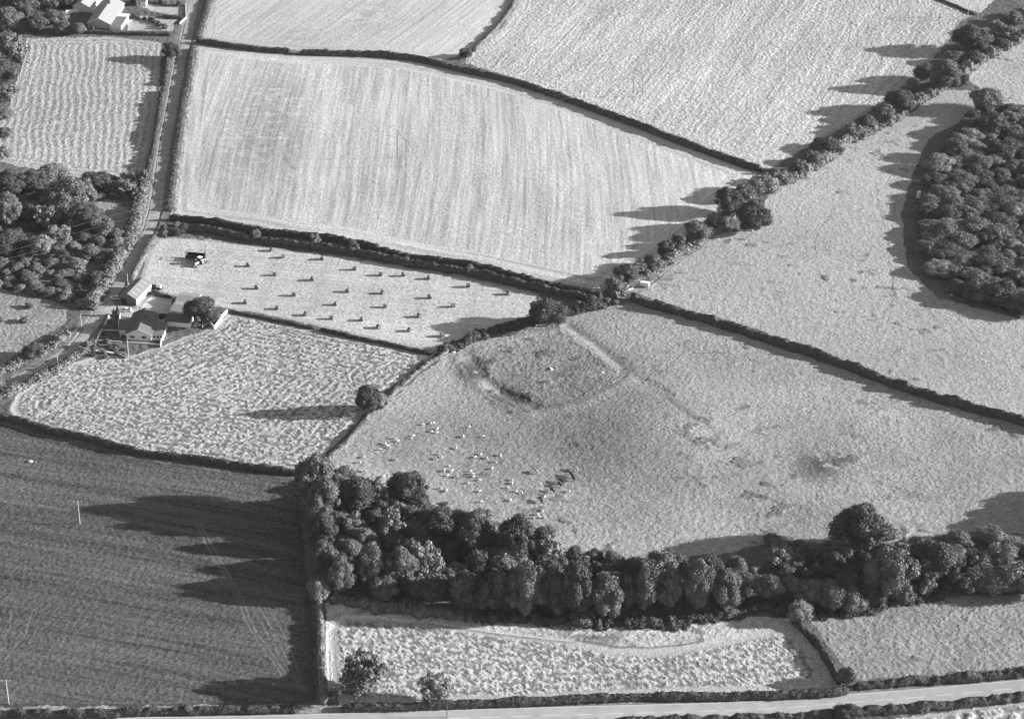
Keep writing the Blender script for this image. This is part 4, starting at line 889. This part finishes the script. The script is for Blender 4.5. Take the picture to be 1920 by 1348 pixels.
for x, y in sp:
    o = link('sheep', random.choice(SHP)); o.location = P(640+x/4, 770+y/4+2.2); o.rotation_euler = (0, 0, random.uniform(0, 6.28)); k_ = random.uniform(.95, 1.1); o.scale = (k_*.82, k_*1.1, k_); tag(o, '', 'sheep', 'sheep grazing in the large pasture'); sl_.append(o)
rank(sl_, 'white sheep', 'grazing in the large pasture', 10)
cl = []
for x, y in ((1728,486),(1740,512),(1652,535),(1640,560),(1582,602),(1500,680)):
    o = link('cow', random.choice(COW)); o.location = P(640+x/4, 770+y/4+2); o.rotation_euler = (0, 0, random.uniform(1.9, 2.6)); tag(o, '', 'cow', 'black cattle in the large pasture'); cl.append(o)
rank(cl, 'black cow standing', 'among the sheep')
for (x, y), lb in (((1765, 444), 'pale cow at the top end of the line of black cattle'), ((1464, 462), 'pale brown cow standing apart, left of the black cattle')):
    o = link('cow', COWP); o.location = P(640+x/4, 770+y/4+2); o.rotation_euler = (0, 0, 2.3); tag(o, lb, 'cow', 'pale cattle in the large pasture')

# ------------------------------------------------------------------ names of the woods' members
WH = {U: ('in the upper hedgerow', 'trees of the upper right hedgerow'), Lh: ('in the lower hedgerow', 'trees of the lower hedgerow'), 'right wood': ('in the right wood', 'trees of the right-hand wood'),
      K: ('in the bottom wood', 'trees of the stream wood'), LW: ('in the far-left wood', 'trees of the top left wood'), 'left middle wood': ('in the lane-side wood', 'trees of the left wood')}
for g, objs in GR.items():
    if g == 'lone': continue
    wh, gp = WH.get(g, ('among '+g, g))
    for o in objs: o['group'] = gp
    isb = objs[0].name.startswith('bush')
    def desc(o):
        h = o.scale[2]; t_ = o.data.materials[0].name if isb else o.children[0].data.materials[0].name if 'crown' in o.children[0].name else o.children[1].data.materials[0].name
        tn = 'dark' if 'dark' in t_ else 'pale' if 'pale' in t_ else 'grey'
        return f"{tn} {'low' if isb else 'tall' if h > 13 else 'rounded'} {'bush' if isb else 'tree'}"
    rank(objs, desc, wh, 12)
for n_, c_ in ((g, len(o)) for g, o in GR.items()): print(n_, c_)

# ------------------------------------------------------------------ thin summer haze in the air
b = B(); b.box(-19000, -6500, -12, 19000, 19500, 432); hm = bpy.data.materials.new('haze_air'); hm.use_nodes = True; t = hm.node_tree
t.nodes.remove(t.nodes['Principled BSDF']); v = t.nodes.new('ShaderNodeVolumePrincipled'); v.inputs['Color'].default_value = (.95, .95, .95, 1); v.inputs['Density'].default_value = .00002; v.inputs['Anisotropy'].default_value = .2
t.links.new(v.outputs[0], t.nodes['Material Output'].inputs['Volume']); tag(b.make('haze', hm), None, kind='stuff')
